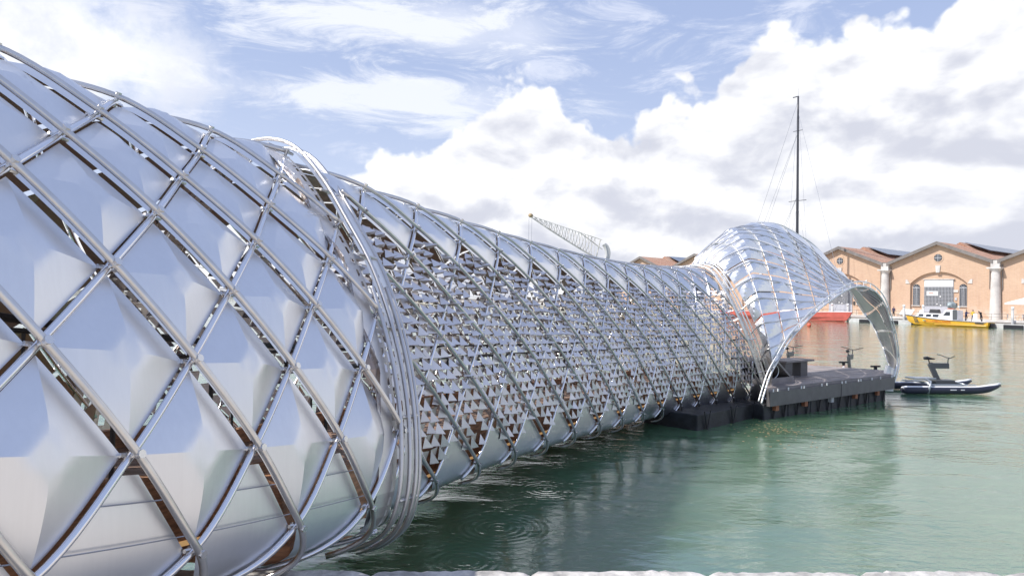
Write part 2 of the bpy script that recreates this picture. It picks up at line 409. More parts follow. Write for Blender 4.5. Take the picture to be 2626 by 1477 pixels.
BR = thing('footbridge', 'long twisting tubular footbridge clad in mirror-bright aluminium diamonds, from the quay out to the pontoon', 'footbridge', (-3.2, 4.2, 1.15))
WA0, WB1 = -4.0, 13.3
def wa1(l): return 3.0
def wb0(l):   # start of section B under the hoops
    l = abs(l+1.5)-1.5
    return -.66-.84*min(1., max(0., (l-.2)/3.2))

# ---- lattice rods
def rods(sec, nA, w0, w1f, off_a, off_b, ra, lend, lcap, parent):
    """A rods run down and outwards along the bridge, B rods cross under them."""
    lo_l = 2*sec.ax-lend
    for k in range(-40, 60):
        # A: w = c + l/2, c = k   (node i = w + l/2 -> i integer & c = i - l)
        for fam in (0, 1):
            c = float(k)
            bl_ = 8.8 if sec is SA else 7.5
            ls = np.arange(lo_l if fam == 0 else 2*sec.ax-7.25, (lend if fam == 0 else bl_)+.001, .125)
            if fam == 0:
                wv = c+ls/2.
                wv = np.where(ls > 7, c+3.5+.35*(ls-7)-.30*(ls-7)**2, wv)
                low = 2*sec.ax-7
                wv = np.where(ls < low, c+low/2-.5*(low-ls)-.0*(low-ls)**2+.62*(low-ls)**2, wv)
            else: wv = c-ls/2.
            ok = np.array([((w0(b) if callable(w0) else w0) <= a <= w1f(b)) and b >= 2*sec.ax-7 for a, b in zip(wv, ls)])
            if ok.sum() < 5: continue
            idx = np.where(ok)[0]; seg = np.split(idx, np.where(np.diff(idx) > 1)[0]+1)
            for sg in seg:
                if len(sg) < 5: continue
                sink = np.where(ls[sg] > 7, 0, 0)
                pts = sec.P(wv[sg], ls[sg], off_a if fam == 0 else off_b)
                MB().tube(pts, ra if fam == 0 else ra*.94, 8).obj('lattice_rod' if fam == 0 else 'cross_rod', M['rod'] if fam == 0 else M['rodb'], parent, True)
rods(SA, 0, WA0, wa1, .012, -.032, .0205, 8.4, 0, BR)
rods(SB, 0, wb0, lambda l: WB1, .008, -.036, .0215, 8.15, 0, BR)

# ---- node clamps (radial bolt stub with collar), shared mesh
cl = MB(); cl.tube([(0, 0, -.065), (0, 0, .028)], .014, 7); cl.tube([(0, 0, .018), (0, 0, .040)], .021, 7); cl.tube([(.052, 0, -.04), (-.052, 0, -.04)], .012, 6)
cl_me = cl.mesh('node_clamp', M['clamp'], False)
def frame_at(P, N, T):
    T = T-N*T.dot(N); T /= np.linalg.norm(T); B = np.cross(N, T)
    return Matrix(((T[0], B[0], N[0], P[0]), (T[1], B[1], N[1], P[1]), (T[2], B[2], N[2], P[2]), (0, 0, 0, 1)))
PINV = BR.matrix_basis.inverted() if False else Matrix.Translation(-Vector(BR.location))
def put(me, name, mw, parent=BR):
    o = bpy.data.objects.new(name, me); COL.objects.link(o); o.parent = parent
    o.matrix_parent_inverse = Matrix.Translation(-Vector(parent.location)); o.matrix_basis = mw
    return o
nclamp = 0
for sec, il, wl in ((SA, range(-6, 9), wa1), (SB, range(-8, 20), lambda l: WB1)):
    for l in range(int(math.floor(sec.ax*2)) if sec is SB else -3, 8):
        for i in range(-12, 24):
            wv = i-l/2.
            w0 = WA0 if sec is SA else wb0(l)
            if not (w0 <= wv <= wl(l)): continue
            if nclamp >= 290: continue
            p = sec.P(wv, l, 0.); n = sec.N(np.array(wv), np.array(float(l)))
            t = sec.raw(wv+.1, l)-sec.raw(wv-.1, l)
            put(cl_me, 'node_clamp', frame_at(p, n, t)); nclamp += 1

# ---- diamond panels
def sheet(fn, n, hfn, parent, name, m, sx=1., sy=1.):
    """diamond |a|+|b|<=1 sampled as four smooth triangles; fn(a,b)->(P,N)"""
    vid = {}; V = []; Fc = []
    def v(i, j):
        if (i, j) not in vid:
            a, b = i/n, j/n; vid[(i, j)] = len(V)
            V.append(fn(a, b, hfn(a, b)))
        return vid[(i, j)]
    for qx in (1, -1):
        for qy in (1, -1):
            for i in range(n):
                for j in range(n-i):
                    A, B, C_ = v(qx*i, qy*j), v(qx*(i+1), qy*j), v(qx*i, qy*(j+1))
                    Fc.append((A, B, C_) if qx*qy > 0 else (A, C_, B))
                    if i+j < n-1:
                        D = v(qx*(i+1), qy*(j+1)); Fc.append((B, D, C_) if qx*qy > 0 else (B, C_, D))
    mb = MB(); mb.add(V, Fc)
    o = mb.obj(name, m, parent, True)
    inv = {k_: q for q, k_ in vid.items()}
    at_ = o.data.attributes.new('sharp_edge', 'BOOLEAN', 'EDGE')
    for e in o.data.edges:
        (i0, j0), (i1, j1) = inv[e.vertices[0]], inv[e.vertices[1]]
        onr = (i0 == 0 and i1 == 0) or (j0 == 0 and j1 == 0)
        if onr and max(abs(i0)+abs(j0), abs(i1)+abs(j1))/n > .22: at_.data[e.index].value = True
    return o
def mkheight(H, c=.23):
    k = [H*(1+rng.uniform(-.2, .2)) for _ in range(4)]; cc = c+rng.uniform(-.05, .07); dent = rng.uniform(.10, .30)*H
    off = rng.uniform(-.08, .08, 2)
    def f(a, b):
        r = abs(a)+abs(b)
        if r < 1e-6: return sum(k)/4*(1-cc)
        kk = ((k[0] if a > 0 else k[1])*abs(a)+(k[2] if b > 0 else k[3])*abs(b))/r
        q = max(abs(a), abs(b))/r               # 1 on a ridge, .5 between ridges
        lim = cc*(.80+.40*(2*q-1))
        if r > lim: return kk*(1-r)
        return kk*(1-lim)+(sum(k)/4*(1-cc)-kk*(1-lim))*(1-r/lim)
    return f
def flip_ok(o, sec_out):   # make the face normals point outwards
    me = o.data; p = me.polygons[len(me.polygons)//2]
    if Vector(p.normal).dot(Vector(sec_out)) < 0: me.flip_normals()

def panels(sec, lrange, w0, w1f, n, H, inset, name, base):
    for l in lrange:
        for i in range(-14, 26):
            wc = i-l/2.; lc = l+1.
            lm = max(w1f(lc), 0)
            wz = w0(lc) if callable(w0) else w0
            if not (wz-.1 <= wc <= w1f(lc)+.3): continue
            k = inset*rng.uniform(.985, 1.01); f = mkheight(H*rng.uniform(.85, 1.15))
            cut = w1f(lc)-.03
            def fn(a, b, h, k=k, wc=wc, lc=lc):
                ll = lc+b*k; ww = max(min(wc+.5*a*k, cut), (w0(ll) if callable(w0) else w0))
                return sec.P(ww, ll, base+h)
            o = sheet(fn, n, f, BR, name, M['panel'] if sec is SA else M['panel2'])
            flip_ok(o, sec.N(np.array(wc), np.array(lc)))
panels(SA, range(-9, 6), WA0, lambda l: 2.74, 10, .085, .915, 'diamond_panel', -.052)
panels(SB, range(-5, 1), wb0, lambda l: WB1, 5, .05, .925, 'diamond_panel', -.050)

# ---- smooth belly panels
def belly(sec, w0, w1f, ltop, lbot, base, m, truncated):
    sgns = (1, -1)
    for side in sgns:
        for i in range(-14, 26):
            wc = i-3.       # top node (i, 6)
            if not (w0+.2 <= wc <= w1f(7)+.25): continue
            rows = np.linspace(ltop, lbot, 15); V = []; nx = 9
            for l in rows:
                hw = (l-6.)*.5 if l < 7 else .5-.125*(l-7)
                hw = max(hw*.93-.01, .035)
                cc = wc if l < 7 else wc-.0*(l-7)
                for j in range(nx):
                    ww = min(cc+hw*(2*j/(nx-1)-1), w1f(7)-.03)
                    ll = l if side > 0 else 2*sec.ax-l
                    V.append(sec.P(ww, ll, base))
            Fc = [(r*nx+j, r*nx+j+1, (r+1)*nx+j+1, (r+1)*nx+j) for r in range(14) for j in range(nx-1)]
            o = MB().add(V, Fc).obj('belly_panel', m, BR, True)
            flip_ok(o, sec.N(np.array(wc), np.array(rows[7] if side > 0 else 2*sec.ax-rows[7])))
belly(SA, WA0, wa1, 6.18, 10.1, -.055, M['panel'], True)
belly(SB, -1.5, lambda l: WB1, 6.30, 9.5, -.06, M['panel2'], True)
# thin tie wires across the belly panels of the near section
for i in range(1, 7):
    for dl in (.42, .80):
        wc = i-3.; l = 6+dl
        if wc+.5*dl > wa1(7): continue
        MB().tube(SA.P(np.linspace(wc-.5*dl, wc+.5*dl, 5), l, -.03), .0035, 5).obj('tie_wire', M['wire'], BR)

# ---- small folded flaps on the long middle section
DW, DL = .19, .262
def flap_mesh(mb, C, T, D, N, wd, hg, out, tilt, ridge):
    """C apex, T along, D down, N outward"""
    A = C+N*.012; L = C-T*wd/2+D*hg+N*out; Rr = C+T*wd/2+D*hg+N*(out+tilt); Mx = C+T*ridge*wd+D*hg*.97+N*(out+.055+abs(tilt)*.4)
    Q = C+T*ridge*wd*.5+D*hg+N*(out*.2-.01)
    mb.add([A, L, Mx, Rr, Q], [(0, 1, 2), (0, 2, 3), (1, 4, 2), (2, 4, 3)])
def local(sec, wv, l):
    p = sec.P(wv, l, -.065); n = sec.N(np.array(wv), np.array(l))
    t = sec.raw(wv+.05, l)-sec.raw(wv-.05, l); wid = np.linalg.norm(t)/.1
    d = sec.raw(wv, l+.05)-sec.raw(wv, l-.05); hgt = np.linalg.norm(d)/.1
    t /= np.linalg.norm(t); d = d/np.linalg.norm(d)
    return p, t, d, n, wid, hgt
near = []
stuffF, stuffP = MB(), MB()
cells = []
for side in (1, -1):
    r = 0; l = 1.35
    while l < 6.45:
        nrow = int((WB1+1.35)/DW)
        for c_ in range(nrow):
            wv = -1.35+(c_+.5*(r % 2)+rng.uniform(-.10, .10))*DW
            if wv < wb0(l): continue
            # the larger upper plates thin out just under the top panels
            # skip what lies inside the solid diamonds above l=2 (cell with top node l=0)
            i0 = wv+.5*l
            a = wv-round(wv-.0) ; 
            inside = False
            for lt in (0,):
                for ii in (math.floor(wv+lt/2.), math.floor(wv+lt/2.)+1):
                    if abs(wv-(ii-lt/2.))/.5+abs(l+.1-(lt+1)) < 1.0: inside = True
            if inside: continue
            # belly panel starts
            bl = False
            for ii in (math.floor(wv+3), math.floor(wv+3)+1):
                if l+.12 > 6.3 and abs(wv-(ii-3.)) < (l-6.)*.5: bl = True
            if bl: continue
            ll = l if side > 0 else 2*SB.ax-l
            cells.append((side, r, wv, ll, l))
        r += 1; l += DL
for side, r, wv, ll, l in cells:
    p, t, d, n, wid, hgt = local(SB, wv, ll+rng.uniform(-.035, .035))
    if side < 0: d = -d
    dist = np.linalg.norm(p-CAM)
    near.append((0 if side > 0 else 1, dist, r, wv, p, t, d, n, wid, hgt, l))
near.sort(key=lambda q: (q[0], q[1]))
for q, (sd_, dist, r, wv, p, t, d, n, wid, hgt, l) in enumerate(near):
    u = rng.uniform(size=8)
    big = 1.0
    hg = hgt*DL*(1.0-.10*u[0]); wd = wid*DW*(.92-.10*u[1])
    out = .004+.055*u[2]**1.5 if l < 5.2 else .006+.02*u[2]
    if u[3] > (.97 if l > 2.4 else .92): continue
    ang = rng.normal(0, .07); t, d = t*math.cos(ang)+d*math.sin(ang), d*math.cos(ang)-t*math.sin(ang)
    hg *= rng.uniform(.86, 1.04); wd *= rng.uniform(.85, 1.05)
    tilt = (u[4]-.5)*.09; ridge = .12+(u[5]-.5)*.3
    mb = MB() if q < 300 else stuffF
    flap_mesh(mb, p-T_off if False else p, t, d, n, wd, hg, out, tilt, ridge)
    if q < 300: mb.obj('flap', M['flap'], BR)
    # recessed plate between two flaps (point downwards), some are missing so one looks through
    if u[6] < (.82 if 2.4 < l < 5.0 else .7 if l <= 2.4 else .8):
        c2 = p+t*wid*DW*.5-n*.006; k = .86
        stuffP.add([c2-t*wid*DW*.5*k+n*.004, c2+t*wid*DW*.5*k+n*.01*u[7], c2+d*hgt*DL*.93-n*.012], [(0, 2, 1)])
o = stuffF.obj('flap', M['flap'], BR); o['kind'] = 'stuff'
o = stuffP.obj('infill_plate', M['plate'], BR); o['kind'] = 'stuff'
# thin horizontal carrier wires for the flaps
mbw = MB()
for side in (1, -1):
    l = 1.35
    while l < 6.5:
        ll = l if side > 0 else 2*SB.ax-l
        mbw.tube(SB.P(np.linspace(-1.4, WB1, 60), ll, -.085), .003, 4); l += DL*2
o = mbw.obj('carrier_wires', M['rod'], BR); o['kind'] = 'stuff'

# ---- hoops between the sections
def hoop(sec, wf, off, r, m, l1=None, name='hoop', full=True):
    l1 = l1 or (9.6 if sec is SA else 9.2)
    ls = np.linspace(2*sec.ax-l1 if full else 3.5, min(l1, 8.45), 150)
    offv = np.array([off(l) if callable(off) else off for l in ls])
    pts = sec.P(np.array([wf(l) for l in ls]), ls, offv)
    return MB().tube(pts, r, 10).obj(name, m, BR, True)
def slotted(sec, wf0, wf1, off, m, lr, step=.26, f0_=.74, f1_=.86):
    """pale band with a row of open slots, built bar by bar"""
    ls = np.arange(lr[0], lr[1], step); mb = MB()
    def strip(f0, f1, l0, l1):
        P = [sec.P(wf0(l)+(wf1(l)-wf0(l))*f, l, off(l)) for l, f in ((l0, f0), (l0, f1), (l1, f1), (l1, f0))]
        mb.quad(*P)
    for a in ls:
        b = a+step
        strip(0, f0_, a, b); strip(f1_, 1, a, b); strip(f0_, f1_, a, a+step*.38)
    return mb.obj('slotted_band', m, BR)
wr = lambda l: 2.95-.03*max(0., l-5)-.10*max(0., min(1., (1.-l)/3.))
def bot(l, k): return .35*k*max(0., (l-5.5)/3.)**1.5
cre = lambda l: .05*math.exp(-((l+.75)/2.)**2)
hoop(SA, lambda l: wr(l)+.02, lambda l: .02+cre(l)+bot(l, .04), .018, M['hoop'], full=False)
hoop(SA, lambda l: wr(l)+.13, lambda l: .04+cre(l)+bot(l, .09), .018, M['hoop'])
hoop(SA, lambda l: wr(l)+.26, lambda l: .03+cre(l)+bot(l, .15), .018, M['hoop'], full=False)
hoop(SA, lambda l: wr(l)+.38, lambda l: .0+cre(l)+bot(l, .20), .019, M['hoop'], 9.9)
slotted(SA, lambda l: wr(l)-.26, lambda l: wr(l)+.05, lambda l: -.035+cre(l)*.5, M['band'], (-9., 7.6))
slotted(SA, lambda l: wr(l)+.12, lambda l: wr(l)+.36, lambda l: -.0+cre(l)*.8, M['pale'], (-9., 7.4), .34, .35, .62)
for l in (-.4, 1.2, 2.8, 4.3, 5.8, 7.0, 8.2):
    MB().tube([SA.P(wr(l)+.02, l, .03+bot(l, .04)), SA.P(wr(l)+.38, l, bot(l, .20))], .015, 7).obj('hoop_spacer', M['hoop'], BR)
w2 = lambda l: 13.3+.0*l
hoop(SB, lambda l: w2(l)+.02, lambda l: .02+bot(l, .05), .026, M['pale'])
hoop(SB, lambda l: w2(l)+.36, lambda l: .05+bot(l, .12), .022, M['pale'])
hoop(SB, lambda l: w2(l)+.62, lambda l: .06+bot(l, .16), .020, M['pale'])
slotted(SB, lambda l: w2(l)+.05, lambda l: w2(l)+.34, lambda l: .0, M['pale'], (-10.5, 7.2))
for l in (0., 1.5, 3., 4.5, 6, 7.3, 8.2):
    MB().tube([SB.P(w2(l)+.02, l, .03), SB.P(w2(l)+.62, l, .06+bot(l, .16))], .016, 7).obj('hoop_spacer', M['rodb'], BR)

# ---- walkway inside: timber deck, edge beams, strip lights
def walkway(sec, ws, vd, name='walk_deck'):
    us = ws/8.; x, y, z, tx, ty, sc, tl = sec.poly(us)
    z = z+vd; mb = MB(); hw = .95
    def at(k, s, dz): return (x[k]+ty[k]*s, y[k]-tx[k]*s, z[k]+dz)
    n = 0
    for k in range(len(ws)-1):
        for a, b, c_, d in ((-hw, hw, 0, 0),):
            mb = mb.quad(at(k, -hw, 0), at(k+1, -hw, 0), at(k+1, hw, 0), at(k, hw, 0))
            mb.quad(at(k, -hw, -.12), at(k, hw, -.12), at(k+1, hw, -.12), at(k+1, -hw, -.12))
    mb.obj(name, M['deckwood'], BR)
    for s in (-1, 1):
        e = MB(); led = MB(); rail = MB()
        for k in range(len(ws)-1):
            for o0, o1, h0, h1 in ((hw, hw+.10, -.38, .16),):
                A = [at(k, s*o0, h0), at(k, s*o1, h0), at(k, s*o1, h1), at(k, s*o0, h1)]; B = [at(k+1, s*o0, h0), at(k+1, s*o1, h0), at(k+1, s*o1, h1), at(k+1, s*o0, h1)]
                e.add(A+B, [(0, 1, 5, 4), (1, 2, 6, 5), (2, 3, 7, 6), (3, 0, 4, 7)])
            led.quad(at(k, s*(hw+.103), -.30), at(k+1, s*(hw+.103), -.30), at(k+1, s*(hw+.103), -.265), at(k, s*(hw+.103), -.265))
        rail.tube([at(k, s*(hw+.02), 1.0) for k in range(len(ws))], .022, 7)
        for k in range(0, len(ws), 3): rail.tube([at(k, s*(hw+.02), .1), at(k, s*(hw+.02), 1.0)], .014, 6)
        e.obj('edge_beam', M['wood'], BR); led.obj('strip_light', M['led'], BR); rail.obj('handrail', M['dark'], BR)
walkway(SA, np.linspace(-4, 3.1, 24), -1.02)
walkway(SB, np.linspace(-1.5, 13.6, 40), -1.22)

# timber cradle under the shore end
cr = SA.P(1.62, 8.2, 0)
P0 = at_d(655, 1290, 4.62)
sup = MB()
q = [at_d(560, 1420, 4.55), at_d(745, 1300, 4.62), at_d(762, 1440, 4.62), at_d(762, 1470, 4.62)]
sup.prism([(-2.35, 4.50, 1.15), (-1.43, 4.50, 1.15), (-1.43, 4.50, 1.27), (-1.50, 4.50, 1.62), (-1.95, 4.50, 1.62)], (0, .42, 0))
sup.box((-1.9, 4.70, 1.20), (1.0, .5, .12))
sup.obj('timber_cradle', M['wood'], BR, bevel=.008)
MB().tube([(-1.64, 4.42, 1.42), (-1.42, 4.38, 1.42)], .028, 10).obj('cradle_pin', M['hoop'], BR, True)

# ------------------------------------------------------------------ flared canopy at the far end
Hl = [(1782, 664, 19.2), (1821, 626, 19.9), (1871, 593, 20.8), (1918, 577, 21.7), (1957, 571, 22.4), (2001, 577, 23.0), (2042, 599, 23.6), (2084, 626, 24.0), (2125, 668, 24.2), (2154, 702, 24.2),
      (2180, 740, 24.1), (2224, 812, 23.6), (2244, 841, 23.2), (2259, 874, 22.9), (2270, 900, 22.6), (2279, 928, 22.3), (2289, 957, 22.0)]
Nl = [(1952, 1035), (1963, 998), (1976, 960), (1998, 920), (2023, 877), (2052, 842), (2084, 808), (2112, 784), (2139, 764), (2176, 741), (2207, 734), (2238, 743), (2265, 772), (2284, 824), (2296, 876), (2301, 930), (2290, 975)]
Hp = np.array([at_d(*h) for h in Hl])
def ndep(px, py):
    r = ray(px, py); r = r/r[1]; k = .783       # plane over the pontoon's near edge
    return (17.05-k*6.44)/(1-k*r[0])
Np = np.array([at_d(px, py, ndep(px, py)) for px, py in Nl])
def crv(P, t):
    t = np.clip(t, 0, 1)*(len(P)-1); k = int(min(t, len(P)-2)); f = t-k
    p0 = P[max(k-1, 0)]; p1 = P[k]; p2 = P[k+1]; p3 = P[min(k+2, len(P)-1)]
    return .5*((2*p1)+(-p0+p2)*f+(2*p0-5*p1+4*p2-p3)*f*f+(-p0+3*p1-3*p2+p3)*f**3)
def ringp(v):
    l = -3.6+v*11.1
    return SB.P(13.75, l, -.02)
H0, N0 = ringp(0.), ringp(1.)
def flare0(u, v):
    a = crv(Hp, u); b = crv(Np, u)
    if u <= 0: return ringp(v)
    k = (1-min(u, 1))**3.2
    lin = a*(1-v)+b*v
    rg = ringp(v)-(H0*(1-v)+N0*v)
    corr = (H0-Hp[0])*(1-v)+(N0-Np[0])*v
    bl = math.sin(math.pi*v)*math.sin(math.pi*min(u, 1))*max(-.3, 1-1.9*u*(.45+v))
    bul = np.array([-.20, -.55, .12])*bl*1.0
    return lin+rg*k+corr*(1-min(1, u*8))*1.0+bul
def flareN(u, v):
    e = .01; a = flare0(min(u+e, .999), v)-flare0(max(u-e, .001), v); b = flare0(u, min(v+e, 1))-flare0(u, max(v-e, 0))
    n = np.cross(a, b); return n/(np.linalg.norm(n)+1e-9)
_s = 1. if flareN(.2, .5).dot(CAM-flare0(.2, .5)) > 0 else -1.
def FP(u, v, off=0.): return flare0(u, v)+flareN(max(u, .004), v)*_s*off
aa = [(.985, .10), (.93, .20), (.83, .30), (.71, .385), (.59, .475), (.48, .54), (.385, .60), (.30, .655), (.225, .715), (.16, .78), (.10, .85), (.05, .92), (.018, .985)]
def vA(k, u):
    """A line k: starts on the ring at a, reaches the near arch at u=e"""
    a, e = aa[k]; return a+(1-a)*min(1., (u/e))**1.25
us_b = [0.0, .07, .155, .24, .325, .41, .50, .59, .68, .77, .86, .95]
for k in range(len(aa)):
    e = aa[k][1]; u = np.linspace(.002, e, 26)
    MB().tube([FP(x, vA(k, x), .03) for x in u], .016, 7).obj('canopy_rod', M['hoop'], BR, True)
for ub in us_b[1:]:
    pts = [FP(min(ub+.075*v, 1), v, -.012) for v in np.linspace(0, 1, 26)]
    MB().tube(pts, .010, 7).obj('canopy_cross_rod', M['pale' if ub < .3 else 'hoop'], BR, True)
allA = [(1.0, .001)]+aa+[(0., 1.01)]
for k in range(1, len(allA)):
    for s in range(len(us_b)-1):
        u0, u1 = us_b[s], us_b[s+1]
        def vv(j, u):
            if j == 0: return 1.
            if j == len(allA)-1: return 0.
            return min(1., vA(j-1, u))
        if vv(k, u0) > .985: continue
        if k in (1,): continue
        if k == 2 and s > 1: continue          # the open strip above the apron
        if k == 3 and s in (0, ): pass
        um = (u0+u1)/2
        quad = [(u0, vv(k, u0)), (u1, vv(k, u1)), (u1, vv(k-1, u1)), (u0, vv(k-1, u0))]
        if abs(quad[2][1]-quad[1][1])+abs(quad[3][1]-quad[0][1]) < .02: continue
        f = mkheight(1., .4); Hh = .08 if u0 < .6 else .03
        n = 6; V = []; kk = .925
        for jj in range(n+1):
            for ii in range(n+1):
                x = (ii/n-.5)*kk+.5; y = (jj/n-.5)*kk+.5
                U = quad[0][0]*(1-x)+quad[1][0]*x
                v0 = quad[0][1]*(1-x)+quad[1][1]*x; v1 = quad[3][1]*(1-x)+quad[2][1]*x
                Vv = v0*(1-y)+v1*y
                cxn = abs(ii/n-.5)*2; cyn = abs(jj/n-.5)*2
                hh = Hh*(1-max(cxn, cyn))
                V.append(FP(max(min(U+.075*Vv, .999), .003), min(Vv, 1), -.03+hh))
        Fc = [(j*(n+1)+i, j*(n+1)+i+1, (j+1)*(n+1)+i+1, (j+1)*(n+1)+i) for j in range(n) for i in range(n)]
        o = MB().add(V, Fc).obj('canopy_panel', M['panel3'], BR, False)
        pc = V[len(V)//2]; flip_ok(o, (CAM-pc) if um < .62 else (pc-CAM))
def arch(P, off, name):
    t = np.linspace(0, 1, 90); A = np.array([crv(P, x) for x in t]); MB().tube(A, .023, 8).obj(name, M['pale'], BR, True)
    T = np.gradient(A, axis=0); T /= np.linalg.norm(T, axis=1)[:, None]
    n = np.cross(T, off); n /= np.linalg.norm(n, axis=1)[:, None]
    B = A+n*.14; MB().tube(B, .018, 8).obj(name, M['pale'], BR, True)
    for k in range(3, 88, 3): MB().tube([A[k], B[k]], .010, 5).obj('arch_rung', M['pale'], BR)
M['archm'] = M['pale']
arch(Hp, (.617, -.787, 0), 'high_arch')
arch(Np, (-.617, .787, 0), 'near_arch')
# solid apron at the foot of the canopy
V = []; nx = 8
for i in range(9):
    u = .0+.027*i
    for j in range(nx):
        v = .80+.05*i/8+.15*j/(nx-1); V.append(FP(max(u, .003), min(v, 1), -.05))
o = MB().add(V, [(i*nx+j, i*nx+j+1, (i+1)*nx+j+1, (i+1)*nx+j) for i in range(8) for j in range(nx-1)]).obj('apron_sheet', M['panel2'], BR, True)
# landing foot on the far right corner
foot = np.array(Np[-1]); MB().prism([foot+np.array(d) for d in ((-.30, .1, -.35), (.02, .0, -.35), (.05, 0, .35), (-.10, .1, .45))], (.05, .25, 0)).obj('canopy_foot', M['pale'], BR, bevel=.01)

# ------------------------------------------------------------------ pontoon platform
DZ = .78
A_ = np.array([6.44, 17.05, DZ]); B_ = np.array([11.97, 21.38, DZ]); C_ = at_z(2277, 951, DZ); D_ = at_z(2058, 936, DZ)
E_ = np.array([A_[0]*1.26-.1, A_[1]*1.26, DZ])
AB = (B_-A_)/np.linalg.norm(B_-A_); PERP = np.array([-AB[1], AB[0], 0])
PT = thing('pontoon_platform', 'dark floating pontoon deck with board skirts at the canopy mouth', 'pontoon', (A_+B_)/2*np.array([1, 1, 0]))
MB().prism([A_-[0, 0, .08], B_-[0, 0, .08], C_-[0, 0, .08], D_-[0, 0, .08], E_-[0, 0, .08]], (0, 0, .08)).obj('deck', M['comp'], PT)
L = np.linalg.norm(B_-A_)
def clip_poly(P, n, c, keep):
    out = []
    for i in range(len(P)):
        a, b = P[i], P[(i+1) % len(P)]; da, db = (a@n-c)*keep, (b@n-c)*keep
        if da >= 0: out.append(a)
        if da*db < 0: out.append(a+(b-a)*da/(da-db))
    return out
outline = [A_+PERP*.03, B_+PERP*.03-AB*.03, C_-AB*.04, D_-PERP*.03, E_+AB*.04]
for r_ in range(16):
    y0 = A_@PERP+.03+r_*.44; rowp = clip_poly(clip_poly(outline, PERP, y0, 1), PERP, y0+.425, -1)
    if len(rowp) < 3: continue
    for q_ in range(-1, 5):
        x0_ = A_@AB+(q_+.5*(r_ % 2))*2.2; bp = clip_poly(clip_poly(rowp, AB, x0_, 1), AB, x0_+2.185, -1) if len(rowp) > 2 else []
        if len(bp) > 2: MB().prism([p+np.array([0, 0, .003]) for p in bp], (0, 0, .018)).obj('deck_board', M['board'], PT)
for f0, f1 in ((.0, .515), (.518, 1.)):
    c0 = A_+AB*L*f0; c1 = A_+AB*L*f1
    MB().box((c0+c1)/2-PERP*.03+np.array([0, 0, -.245]), (L*(f1-f0)-.01, .05, .37), AB, PERP).obj('skirt_board', M['skirt'], PT, bevel=.004)
BC = (C_-B_); lb = np.linalg.norm(BC); bc = BC/lb
MB().box((B_+C_)/2+np.cross(bc, [0, 0, 1])*.03+np.array([0, 0, -.245]), (lb, .05, .37), bc, np.cross([0, 0, 1], bc)).obj('skirt_board', M['skirt'], PT)
EA = (A_-E_); le = np.linalg.norm(EA); ea = EA/le
MB().box((E_+A_)/2+np.array([0, 0, -.245]), (le, .05, .37), ea, np.cross([0, 0, 1], ea)).obj('skirt_board', M['skirt'], PT)
for f in (.02, .05, .12, .21, .23, .36, .40, .52, .55, .66, .68, .78, .86, .97):
    p = A_+AB*L*f-PERP*.06; MB().box(p+np.array([0, 0, -.035]), (.035, .02, .07), AB, PERP).obj('fixing_clip', M['white'], PT)
for k in range(6):     # buoyancy tanks with ribs
    c = A_+AB*(.55+L*k/6.2)+PERP*.55
    MB().box(c+np.array([0, 0, -.70]), (L/6.2-.015, .9, .62), AB, PERP).obj('float_tank', M['pont'], PT, bevel=.03)
    for s in (-.28, .22):
        q0 = c+AB*s-PERP*.47; mb = MB()
        mb.tube([q0+np.array([0, 0, -.38]), q0+AB*.12+np.array([0, 0, -.80])], .010, 5); mb.tube([q0+AB*.24+np.array([0, 0, -.38]), q0+AB*.12+np.array([0, 0, -.80])], .016, 5)
        mb.obj('tank_brace', M['black'], PT)
for k in range(5):
    c = A_+AB*(.45+L*k/5.0)+PERP*.15
    MB().box(c+np.array([0, 0, -.50]), (.14, .3, .14), AB, PERP).obj('beam_end', M['rust'] if k != 2 else M['conc'], PT)
MB().prism([A_+[0, 0, -.45]+PERP*.9, B_+[0, 0, -.45]+PERP*.9, C_+[0, 0, -.45]-AB*.5, D_+[0, 0, -.45]-PERP*.3, E_+[0, 0, -.45]], (0, 0, -.55)).obj('float_block', M['black'], PT)

p1 = at_z(1787, 1105, 0); p0 = at_z(1650, 1082, 0); p2 = at_z(1975, 1062, 0)
PF = thing('float', 'low black float under the bridge tube beside the pontoon', 'float', p1)
ax = (p1-p0); ax /= np.linalg.norm(ax)
MB().prism([p0-[0, 0, .3], p1-[0, 0, .3], p2-[0, 0, .3], p2+p0-p1-[0, 0, .3]], (0, 0, .66)).obj('float_tank', M['pont'], PF, bevel=.03)
for k in range(3):
    q0 = p1+(p2-p1)*(k+.2)/3.+np.array([.03, -.03, 0]); mb = MB(); e = (p2-p1)/np.linalg.norm(p2-p1)
    mb.tube([q0+[0, 0, .42], q0+e*.14+[0, 0, -.02]], .016, 5); mb.tube([q0+e*.28+[0, 0, .42], q0+e*.14+[0, 0, -.02]], .016, 5); mb.obj('tank_brace', M['black'], PF)

# furniture on the deck
b0 = at_z(1985, 985, DZ)
HB = thing('speaker_box', 'dark triangular open box at the left edge of the pontoon deck', 'box', b0)
Xb = AB; Yb = PERP
c0 = at_z(2038, 981, DZ)-AB*1.30
def loc(a, b, z): return c0+Xb*a+Yb*b+np.array([0, 0, z])
hb = MB(); hb.prism([loc(0, 0, .0), loc(1.25, 0, .0), loc(.72, 0, .62), loc(.05, 0, .62)], Yb*.9)
sh = MB()
sh.box(loc(.62, .45, .04), (1.3, .95, .08), Xb, Yb); sh.obj('bottom_board', M['comp'], HB)
MB().prism([loc(1.30, 0, .06), loc(1.22, 0, .06), loc(.30, 0, .66), loc(.40, 0, .66)], Yb*.95).obj('sloping_board', M['comp'], HB)
MB().box(loc(.05, .47, .64), (.66, .95, .05), Xb, Yb).obj('top_board', M['comp'], HB)
MB().box(loc(.5, .80, .33), (1.0, .04, .52), Xb, Yb).obj('back_board', M['black'], HB)
MB().box(loc(.62, -.01, .13), (1.18, .03, .10), Xb, Yb).obj('front_rail', M['comp'], HB)
